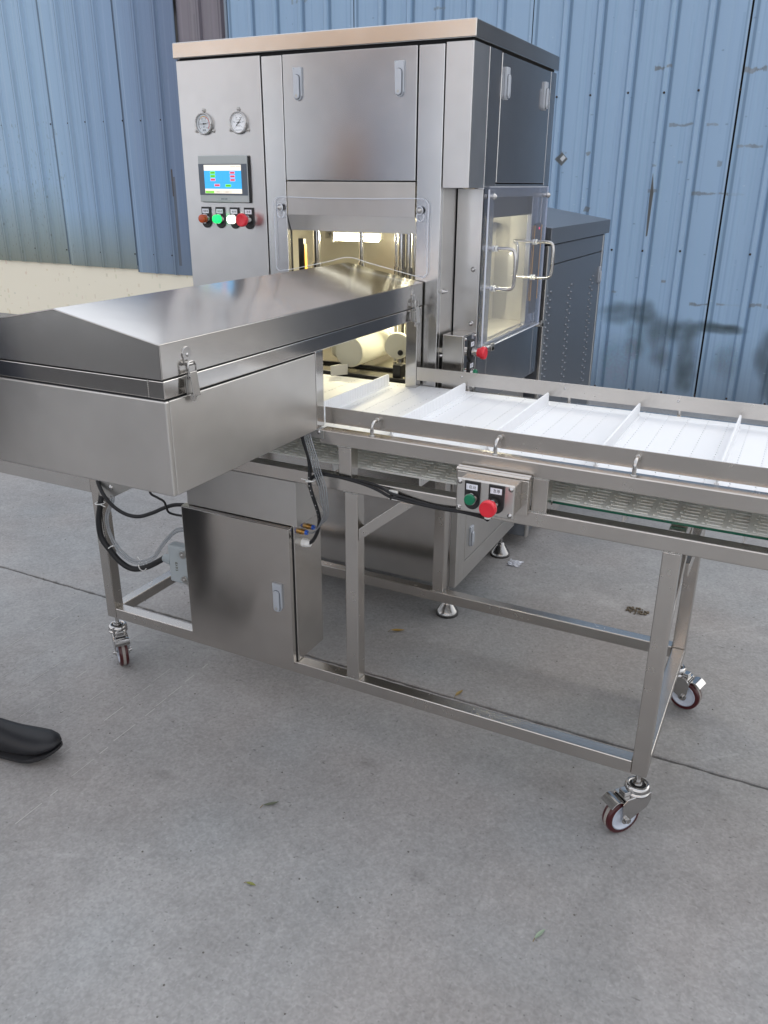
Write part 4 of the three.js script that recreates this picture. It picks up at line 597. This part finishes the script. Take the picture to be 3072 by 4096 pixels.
  part(c, 'cable', pipe([[-0.175, 0.93, 0.655], [-0.163, 0.899, 0.664], [-0.151, 0.874, 0.669], [-0.143, 0.849, 0.669], [-0.142, 0.823, 0.666], [-0.144, 0.795, 0.664], [-0.146, 0.771, 0.662], [-0.14, 0.744, 0.66], [-0.139, 0.713, 0.647], [-0.139, 0.682, 0.634], [-0.145, 0.655, 0.621], [-0.156, 0.628, 0.609], [-0.17, 0.601, 0.599], [-0.186, 0.578, 0.594], [-0.198, 0.568, 0.592]], 0.0052, 130, 10), M.rubber, 'black spiral-wrapped cable to the white gland');
  const dots = [[-0.1440, 0.795, 0.6695], [-0.1445, 0.783, 0.669], [-0.145, 0.771, 0.6675], [-0.1425, 0.758, 0.667], [-0.139, 0.744, 0.6655], [-0.138, 0.729, 0.659], [-0.137, 0.713, 0.6525], [-0.1375, 0.697, 0.646], [-0.138, 0.682, 0.6395], [-0.141, 0.668, 0.633]];
  part(c, 'wrap_gap', dots.map((d) => ball(d[0], d[1], d[2] - 0.0008, 0.0012, 1, 1.4, .6, 6)), M.white);
  for (let i = 0; i < 8; i++) { const ox = (i - 3.5) * 0.0030, oz = (i % 2) * 0.0032, e = i % 2, sq = (t) => 1 - 0.75 * t;
    const P = [[-0.147, 0.93, 0.665], [-0.141, 0.905, 0.672], [-0.129, 0.877, 0.677], [-0.12, 0.845, 0.676], [-0.113, 0.814, 0.673], [-0.106, 0.79, 0.670], [-0.102, 0.771, 0.668], [-0.1035, 0.736, 0.66], [-0.1055, 0.707, 0.65], [-0.118, 0.676, 0.635], [-0.141, 0.646, 0.62], [-0.17, e ? 0.622 : 0.614, e ? 0.59 : 0.608], [-0.199, e ? 0.604 : 0.602, e ? 0.5625 : 0.598]];
    part(c, 'air_hose', pipe(P.map(([x, y, z], k) => { const t = k / 12, w = sq(t) + 0.5 * Math.sin(Math.PI * t); return [x + ox * (k === 12 ? 0.1 : w), y + (k > 9 ? ox * 0.5 * (k === 12 ? 0 : 1) : 0), z + oz * (k === 12 ? 0 : 1)]; }), 0.0014, 100, 6), M.hose); }
  const G = [[-0.15, 0.781, 0.655], [-0.141, 0.79, 0.655], [-0.127, 0.799, 0.655], [-0.111, 0.803, 0.653], [-0.088, 0.803, 0.65], [-0.066, 0.803, 0.65], [-0.022, 0.799, 0.649], [0.021, 0.793, 0.649], [0.053, 0.785, 0.650], [0.081, 0.778, 0.655], [0.105, 0.775, 0.652], [0.155, 0.770, 0.648], [0.199, 0.768, 0.648], [0.243, 0.769, 0.65], [0.274, 0.772, 0.654], [0.31, 0.773, 0.66], [0.339, 0.776, 0.673], [0.352, 0.778, 0.685], [0.353, 0.80, 0.69]];
  part(c, 'cable', pipe(G, 0.0038, 150, 10), M.rubber); part(c, 'cable', pipe(G.map(([x, y, z], i) => [x, y + (i < 3 ? 0.004 : i < 8 ? 0.005 + 0.005 * Math.sin(i) : i < 12 ? 0.011 - (i - 8) * 0.002 : 0.003), z - 0.002]), 0.0034, 150, 10), M.rubber);
  part(c, 'tie_mount', [bx(0.0745, 0.0985, 0.7655, 0.7905, ZF + 0.0003, ZF + 0.004, 0.002)], M.white); part(c, 'cable_tie', bx(0.0845, 0.088, 0.771, 0.786, ZF + 0.004, ZF + 0.0195, 0.001), M.black);

  // ---- button station
  const bs = group(c, 'button_station', 'stainless button box with green and red button');
  part(bs, 'mounting_box', [bx(0.2620, 0.4375, 0.7935, 0.8800, ZF + 0.0004, 0.664, 0.003), cyl([0.2615, 0.883, 0.660], [0.4378, 0.883, 0.660], 0.0052, 0.0052, 14), cyl([0.2615, 0.8855, 0.650], [0.4378, 0.8855, 0.650], 0.0042, 0.0042, 14)], M.tube);
  part(bs, 'box_body', bx(0.2885, 0.4215, 0.8075, 0.8815, 0.6645, 0.716, 0.006), M.tube);
  part(bs, 'box_cover', bx(0.2860, 0.4240, 0.8050, 0.8840, 0.7165, 0.724, 0.004), M.face);
  for (const [x, y] of [[0.2945, 0.8755], [0.4155, 0.8755], [0.2945, 0.8135], [0.4155, 0.8135]]) part(bs, 'cover_screw', bolt([x, y, 0.724], [0, 0, 1], 0.0045, 0.0045), M.chrome);
  tagPlate(bs, 0.3258, 0.8465, 0.724, [CH.qi, CH.dong]); tagPlate(bs, 0.3830, 0.8465, 0.724, [CH.ji, CH.ting]);
  pushButton(bs, [0.3258, 0.8425, 0.728], [0, 0, 1], M.green, 'start_button', 0.0125, 0.006); stopButton(bs, [0.3795, 0.8395, 0.728], [0, 0, 1], 0.0195);
  part(bs, 'box_gland', [cyl([0.353, 0.805, 0.69], [0.353, 0.793, 0.69], 0.011, 0.011, 8), cyl([0.353, 0.793, 0.69], [0.353, 0.784, 0.69], 0.0095, 0.0075, 16)], M.white);

  // ---- castors (built at the origin, swivel axis at x = z = 0, wheel trailing along +x)
  const proto = new THREE.Group(); proto.name = 'castor';
  const add = (name, g, m) => { const q = new THREE.Mesh(merge([].concat(g)), m); q.name = name; q.castShadow = q.receiveShadow = true; proto.add(q); };
  const OX = 0.040, R = 0.049;
  add('stem', [cyl([0, 0.126, 0], [0, 0.165, 0], 0.006, 0.006, 16), cyl([0, 0.132, 0], [0, 0.140, 0], 0.011, 0.011, 6), cyl([0, 0.1285, 0], [0, 0.132, 0], 0.0135, 0.0135, 16)], M.chrome);
  add('swivel_ring', [lathe([[0.019, 0.124], [0.019, 0.1305], [0.024, 0.132], [0.0285, 0.129], [0.0305, 0.123], [0.029, 0.117], [0.026, 0.114], [0.031, 0.1125], [0.031, 0.108], [0, 0.108]].reverse(), 32)], M.chrome);
  add('bearing', [cyl([0, 0.12, 0], [0, 0.1275, 0], 0.0192, 0.0192, 24)], M.black);
  const side = new THREE.Shape(); side.moveTo(-0.026, 0.110); side.lineTo(0.044, 0.1085); side.lineTo(0.056, 0.098); side.lineTo(OX + 0.012, 0.060); side.absarc(OX, R, 0.013, 0.6, -Math.PI * 0.95, true); side.lineTo(-0.018, 0.070); side.lineTo(-0.028, 0.09); side.lineTo(-0.026, 0.110);
  const sideG = (z) => { const g = new THREE.ExtrudeGeometry(side, { depth: 0.002, bevelEnabled: true, bevelSize: 0.0008, bevelThickness: 0.0008, bevelSegments: 1, curveSegments: 8 }); g.translate(0, 0, z); return clean(g); };
  add('fork', [sideG(0.0205), sideG(-0.0225), bx(-0.026, 0.050, 0.1065, 0.1105, -0.0225, 0.0225, 0.001)], M.chrome);
  const tyre = lathe([[0.036, -0.0145], [0.0445, -0.0145], [0.048, -0.0115], [R, -0.006], [R, 0.006], [0.048, 0.0115], [0.0445, 0.0145], [0.036, 0.0145]], 40); tyre.rotateX(Math.PI / 2); tyre.translate(OX, R, 0); add('tyre', tyre, M.maroon);
  const tread = lathe([[R, -0.0045], [R + 0.0004, -0.003], [R + 0.0004, 0.003], [R, 0.0045]], 40); tread.rotateX(Math.PI / 2); tread.translate(OX, R, 0); add('tread', tread, std({ color: lin(0.28, 0.26, 0.24), roughness: 0.9 }));
  const rim = lathe([[0, -0.0125], [0.014, -0.0135], [0.018, -0.0095], [0.030, -0.0095], [0.033, -0.014], [0.0375, -0.0148], [0.0375, 0.0148], [0.033, 0.014], [0.030, 0.0095], [0.018, 0.0095], [0.014, 0.0135], [0, 0.0125]], 36); rim.rotateX(Math.PI / 2); rim.translate(OX, R, 0); add('rim', rim, M.rim);
  add('axle_bolt', [cyl([OX, R, -0.030], [OX, R, 0.030], 0.004, 0.004, 12), cyl([OX, R, 0.0235], [OX, R, 0.030], 0.0075, 0.0075, 6), cyl([OX, R, -0.031], [OX, R, -0.0235], 0.0075, 0.0075, 6)], M.chrome);
  const ped = (() => { const pts = []; for (let i = 0; i <= 8; i++) { const t = i / 8; pts.push([0.050 + t * 0.040, 0.101 + 0.002 * t + 0.009 * Math.sin(t * Math.PI) - 0.006 * t * t]); } const back = pts.map(([x, y]) => [x - 0.0005, y - 0.0022]).reverse(); const g = prism([...pts, ...back], 0.046, 0.0006); g.translate(0, 0, -0.023); return g; })();
  add('brake_pedal', [ped, bx(0.028, 0.046, 0.1105, 0.122, -0.012, 0.012, 0.002), bx(0.036, 0.056, 0.097, 0.104, -0.016, 0.016, 0.001)], M.chrome);
  const places = [[XL + 0.019, ZF - 0.019, 0.0356, 0.027], [0.7569, ZF - 0.019, -0.030, 0.036], [0.7569, ZR - 0.019, 0.043, 0.012], [XL + 0.019, ZR - 0.019, -0.03, -0.02]];
  for (const [x, z, dx, dz] of places) { const k = proto.clone(); k.position.set(x - conv.position.x, 0, z - conv.position.z); k.rotation.y = Math.atan2(-dz, dx); c.add(k); }
}

// ================================================================ POWER CABINET BEHIND
{
  const paint = phy({ color: lin(0.20, 0.215, 0.24), metalness: 0.75, roughness: 0.36 });
  const c = thing('power_cabinet', 'dark grey power cabinet with louvred side and low pitched lid behind the cutting machine', 'cabinet', [-0.3, 0, -1.34]);
  part(c, 'body', bx(-0.6, -0.012, 0.06, 1.281, -1.80, -0.872, 0.003), paint);
  part(c, 'corner_post', [bx(-0.012, 0, 0.06, 1.281, -1.812, -1.780, 0.003)], M.face); part(c, 'corner_post', bx(-0.012, 0, 0.06, 1.281, -0.895, -0.865, 0.003), M.face);
  const dr = part(c, 'side_panel', bx(-0.012, -0.001, 0.10, 1.2035, -1.776, -0.898, 0.002), paint); part(c, 'top_strip', bx(-0.012, -0.001, 1.2075, 1.281, -1.776, -0.898, 0.002), paint);
  doorHandle(dr, -1.752, 1.056, 1.1376, -0.001, 'x');
  part(c, 'lid_gap', bx(-0.60, -0.006, 1.279, 1.287, -1.806, -0.87, 0), M.gap);
  part(c, 'lid', (() => { const g = prism([[-0.615, 1.2858], [0.008, 1.2858], [0.008, 1.346], [-0.303, 1.396], [-0.615, 1.346]], 0.99, 0.002); g.translate(0, 0, -1.853); return uvm(g); })(), paint);
  const lou = []; for (const z of [-0.905, -0.945, -1.22, -1.262, -1.60, -1.645]) for (let y = 0.50; y < 1.12; y += 0.031) { const yy = y + rr(-.001, .001) + (z === -0.945 || z === -1.262 || z === -1.645 ? 0.012 : 0); const g = new THREE.SphereGeometry(0.0075, 8, 6, 0, Math.PI * 2, 0, Math.PI / 2); g.rotateZ(-Math.PI / 2); g.scale(0.7, 0.8, 1.5); g.translate(-0.0012, yy, z); lou.push(clean(g)); }
  part(dr, 'louvres', lou, paint).userData.kind = 'stuff';
}

// ================================================================ SMALL THINGS ON THE GROUND
function leaf(name, label, cat, [x, z], L, W, turn, col, curl = 0.25, group_) {
  const n = 10, pos = [], idx = []; for (let i = 0; i <= n; i++) { const t = i / n, w = W * Math.pow(Math.sin(Math.PI * Math.min(1, t * 0.98 + 0.01)), 0.8) * (1 - 0.25 * t), y = 0.003 + curl * L * 0.5 * Math.pow(2 * t - 1, 2) * 0.6; pos.push((t - 0.5) * L, y + w * 0.35, -w / 2, (t - 0.5) * L, y, 0, (t - 0.5) * L, y + w * 0.3, w / 2); if (i < n) for (const k of [0, 1]) { const a = i * 3 + k; idx.push(a, a + 1, a + 3, a + 1, a + 4, a + 3); } }
  const g = new THREE.BufferGeometry(); g.setAttribute('position', new THREE.Float32BufferAttribute(pos, 3)); g.setAttribute('uv', new THREE.Float32BufferAttribute(new Float32Array(pos.length / 3 * 2), 2)); g.setIndex(idx); g.computeVertexNormals();
  const o = thing(name, label, cat, [x, 0, z], group_ ?? 'fallen leaves on the concrete'); o.rotation.y = turn;
  const b = new THREE.Mesh(g, phy({ color: col, roughness: 0.7, side: THREE.DoubleSide })); b.name = 'blade'; b.castShadow = b.receiveShadow = true; o.add(b);
  const s = new THREE.Mesh(pipe([[-L * 0.5, 0.004 + curl * L * 0.28, 0], [-L * 0.68, 0.002, L * 0.03]], 0.0008, 6, 5), phy({ color: lin(0.2, 0.14, 0.05), roughness: 0.8 })); s.name = 'stalk'; o.add(s); return o;
}
leaf('fallen_leaf', 'curled yellow leaf on the concrete below the middle of the machine frame', 'leaf', [-0.189, 0.033], 0.05, 0.016, 0.5, lin(0.30, 0.19, 0.04), 0.3);
leaf('fallen_leaf', 'yellow-brown leaf standing out beside the slab joint behind the lower beam', 'leaf', [0.155, 0.294], 0.042, 0.013, 1.35, lin(0.30, 0.21, 0.07), 0.2);
leaf('fallen_leaf', 'small dark green leaf on open concrete left of centre', 'leaf', [-0.09, 0.983], 0.042, 0.011, 0.8, lin(0.10, 0.11, 0.075), 0.3);
leaf('fallen_leaf', 'tiny olive leaf on the concrete near the lower left', 'leaf', [0.017, 1.221], 0.026, 0.009, 0.1, lin(0.20, 0.21, 0.06), 0.15);
leaf('fallen_leaf', 'narrow pale green leaf on the concrete near the bottom right', 'leaf', [0.648, 1.048], 0.036, 0.01, 1.2, lin(0.26, 0.33, 0.24), 0.12);
{ // scrap of clear film
  const o = thing('plastic_scrap', 'crumpled scrap of clear plastic film on the ground behind the machine foot', 'litter', [0.005, 0, -0.703]);
  const g = new THREE.PlaneGeometry(0.055, 0.06, 7, 7); g.rotateX(-Math.PI / 2); const p = g.attributes.position; for (let i = 0; i < p.count; i++) p.setXYZ(i, p.getX(i) + rr(-.004, .004), 0.003 + rr(0, 0.009), p.getZ(i) + rr(-.004, .004));
  const h = g.toNonIndexed(); h.computeVertexNormals(); const m = new THREE.Mesh(h, phy({ color: lin(0.8, 0.82, 0.88), transmission: 0.45, thickness: 0, roughness: 0.3, side: THREE.DoubleSide })); m.name = 'film'; o.add(m);
}
{ // dry clump
  const o = thing('dirt_clump', 'small clump of brown dirt and dry leaf bits beyond the conveyor leg', 'dirt', [0.549, 0, -0.52]);
  const a = []; for (let i = 0; i < 60; i++) { const t = rnd() * 6.28, q = Math.sqrt(rnd()); a.push(ball(Math.cos(t) * q * 0.045, 0.003 + rnd() * 0.006 * (1 - q), Math.sin(t) * q * 0.028, rr(0.002, 0.006), 1, 0.6, 1, 6)); }
  const m = new THREE.Mesh(merge(a), std({ color: lin(0.13, 0.105, 0.075), roughness: 1 })); m.name = 'bits'; o.add(m);
}
{ // loose crumbs and pits on the concrete
  const a = []; for (let i = 0; i < 420; i++) a.push(ball(rr(-2.5, 1.6), 0.0005, rr(-1.5, 1.9), rr(0.0008, 0.0028), 1, 0.6, 1, 5));
  const o = new THREE.Mesh(merge(a), std({ color: lin(0.14, 0.13, 0.12), roughness: 1 })); o.name = 'grit'; o.userData = { label: 'scattered dark grit on the concrete slabs', category: 'grit', kind: 'stuff' }; scene.add(o);
}

// ================================================================ PERSON walking in at the left
{
  const o = thing('person', 'person at the left edge, only one black leather shoe stepping into view', 'person', [-1.1, 0, 1.25]); o.position.x += 0.082; o.position.z -= 0.018;
  // body outline as capsules: joints in world coordinates
  const J = { hip: [-1.22, 0.92, 1.30], hipL: [-1.20, 0.90, 1.22], hipR: [-1.22, 0.90, 1.40], kL: [-1.11, 0.50, 1.20], aL: [-1.075, 0.10, 1.195], kR: [-1.30, 0.48, 1.42], aR: [-1.50, 0.12, 1.43], ch: [-1.21, 1.30, 1.30], nk: [-1.20, 1.50, 1.30], hd: [-1.18, 1.64, 1.30], shL: [-1.19, 1.42, 1.12], shR: [-1.22, 1.42, 1.48], eL: [-1.24, 1.14, 1.06], eR: [-1.15, 1.14, 1.55], wL: [-1.18, 0.90, 1.07], wR: [-1.02, 0.92, 1.55] };
  const bones = [['hip', 'ch', .14, .16], ['ch', 'nk', .15, .06], ['hd', 'nk', .095, .06], ['hipL', 'kL', .095, .075], ['kL', 'aL', .075, .058], ['hipR', 'kR', .095, .075], ['kR', 'aR', .075, .058], ['shL', 'ch', .07, .12], ['shR', 'ch', .07, .12], ['shL', 'eL', .06, .05], ['eL', 'wL', .048, .038], ['shR', 'eR', .06, .05], ['eR', 'wR', .048, .038], ['hip', 'hipL', .13, .11], ['hip', 'hipR', .13, .11]];
  const N = 72, S = 1.0, C = [-1.22, 0.93, 1.30], mc = new MarchingCubes(N, M.black, false, false, 200000); mc.isolation = 0;
  const d = (p, a, b, ra, rb) => { const ax = p[0] - a[0], ay = p[1] - a[1], az = p[2] - a[2], bx_ = b[0] - a[0], by = b[1] - a[1], bz = b[2] - a[2], t = Math.max(0, Math.min(1, (ax * bx_ + ay * by + az * bz) / (bx_ * bx_ + by * by + bz * bz))); return Math.hypot(ax - bx_ * t, ay - by * t, az - bz * t) - (ra + (rb - ra) * t); };
  for (let k = 0; k < N; k++) for (let j = 0; j < N; j++) for (let i = 0; i < N; i++) { const p = [C[0] + (i / (N / 2) - 1) * S, C[1] + (j / (N / 2) - 1) * S, C[2] + (k / (N / 2) - 1) * S]; let e = 0; for (const [a, b, ra, rb] of bones) e += Math.exp(-28 * d(p, J[a], J[b], ra, rb)); mc.field[i + j * N + k * N * N] = Math.log(e) / 28; }
  mc.update();
  const n = mc.count, pa = new Float32Array(n * 3), na = new Float32Array(n * 3), ca = new Float32Array(n * 3);
  for (let i = 0; i < n; i++) { for (let q = 0; q < 3; q++) { pa[3 * i + q] = mc.positionArray[3 * i + q] * S + C[q]; na[3 * i + q] = mc.normalArray[3 * i + q]; } const y = pa[3 * i + 1], skin = y > 1.5; ca.set(skin ? [0.35, 0.2, 0.14] : y > 0.95 ? [0.03, 0.035, 0.05] : [0.012, 0.013, 0.016], 3 * i); }
  const g = new THREE.BufferGeometry(); g.setAttribute('position', new THREE.BufferAttribute(pa, 3)); g.setAttribute('normal', new THREE.BufferAttribute(na, 3)); g.setAttribute('color', new THREE.BufferAttribute(ca, 3)); g.translate(1.1, 0, -1.25);
  const m = new THREE.Mesh(g, std({ vertexColors: true, roughness: 0.85 })); m.name = 'body'; m.castShadow = true; o.add(m);
  // shoe: loft of cross sections from heel to toe; local x runs to the toe
  const shoe = (() => {
    const S_ = [[-0.13, 0.024, 0.004, 0.050], [-0.125, 0.033, 0.0, 0.075], [-0.09, 0.038, 0.0, 0.092], [-0.04, 0.039, 0.002, 0.094], [0.01, 0.042, 0.004, 0.079], [0.055, 0.046, 0.004, 0.067], [0.10, 0.049, 0.005, 0.060], [0.14, 0.046, 0.010, 0.056], [0.165, 0.036, 0.016, 0.052], [0.182, 0.020, 0.024, 0.044], [0.186, 0.003, 0.030, 0.034]];
    const n = 18, pos = [], idx = []; S_.forEach(([x, w, y0, y1]) => { for (let k = 0; k < n; k++) { const a = k / n * Math.PI * 2, cx = Math.cos(a), sy = Math.sin(a); const sq = (v) => Math.sign(v) * Math.pow(Math.abs(v), 0.65); pos.push(x, (y0 + y1) / 2 + sq(sy) * (y1 - y0) / 2, w * sq(cx) * (sy > 0.2 ? 1 - 0.38 * sy : 1)); } });
    for (let i = 0; i + 1 < S_.length; i++) for (let k = 0; k < n; k++) { const a = i * n + k, b = i * n + (k + 1) % n; idx.push(a, b, a + n, b, b + n, a + n); }
    for (const [r, f] of [[0, 1], [S_.length - 1, 0]]) for (let k = 1; k + 1 < n; k++) idx.push(r * n, r * n + (f ? k + 1 : k), r * n + (f ? k : k + 1));
    const q = new THREE.BufferGeometry(); q.setAttribute('position', new THREE.Float32BufferAttribute(pos, 3)); q.setIndex(idx); q.computeVertexNormals(); return q;
  })();
  const soleShape = new THREE.Shape(new THREE.SplineCurve([[-0.133, 0], [-0.128, -0.026], [-0.10, -0.037], [-0.03, -0.036], [0.03, -0.042], [0.10, -0.050], [0.15, -0.042], [0.178, -0.022], [0.187, 0], [0.178, 0.022], [0.15, 0.042], [0.10, 0.050], [0.03, 0.042], [-0.03, 0.036], [-0.10, 0.037], [-0.128, 0.026], [-0.133, 0]].map((p) => new THREE.Vector2(...p))).getPoints(80));
  const sole = new THREE.ExtrudeGeometry(soleShape, { depth: 0.007, bevelEnabled: true, bevelSize: 0.0015, bevelThickness: 0.001, bevelSegments: 1 });
  sole.rotateX(-Math.PI / 2); { const p = sole.attributes.position; for (let i = 0; i < p.count; i++) { const x = p.getX(i); p.setY(i, p.getY(i) + (x > 0.09 ? (x - 0.09) * (x - 0.09) * 2.6 : 0)); } sole.computeVertexNormals(); }
  const leather = phy({ color: lin(0.005, 0.0055, 0.008), roughness: 0.5, bumpMap: smudge, bumpScale: 0.004 });
  for (const [x, y, z, ry, rz] of [[-0.965, 0.010, 1.165, 0.22, 0.07], [-1.50, 0.05, 1.43, 0.1, -0.45]]) { const s = new THREE.Group(); s.name = 'shoe'; s.position.set(x + 1.1, y, z - 1.25); s.rotation.set(0, ry, rz); const a = new THREE.Mesh(shoe, leather); a.name = 'upper'; a.position.y = 0.008; const b = new THREE.Mesh(sole, M.rubber); b.name = 'sole'; a.castShadow = b.castShadow = true; s.add(a, b); o.add(s); }
}

renderer.render(scene, camera);
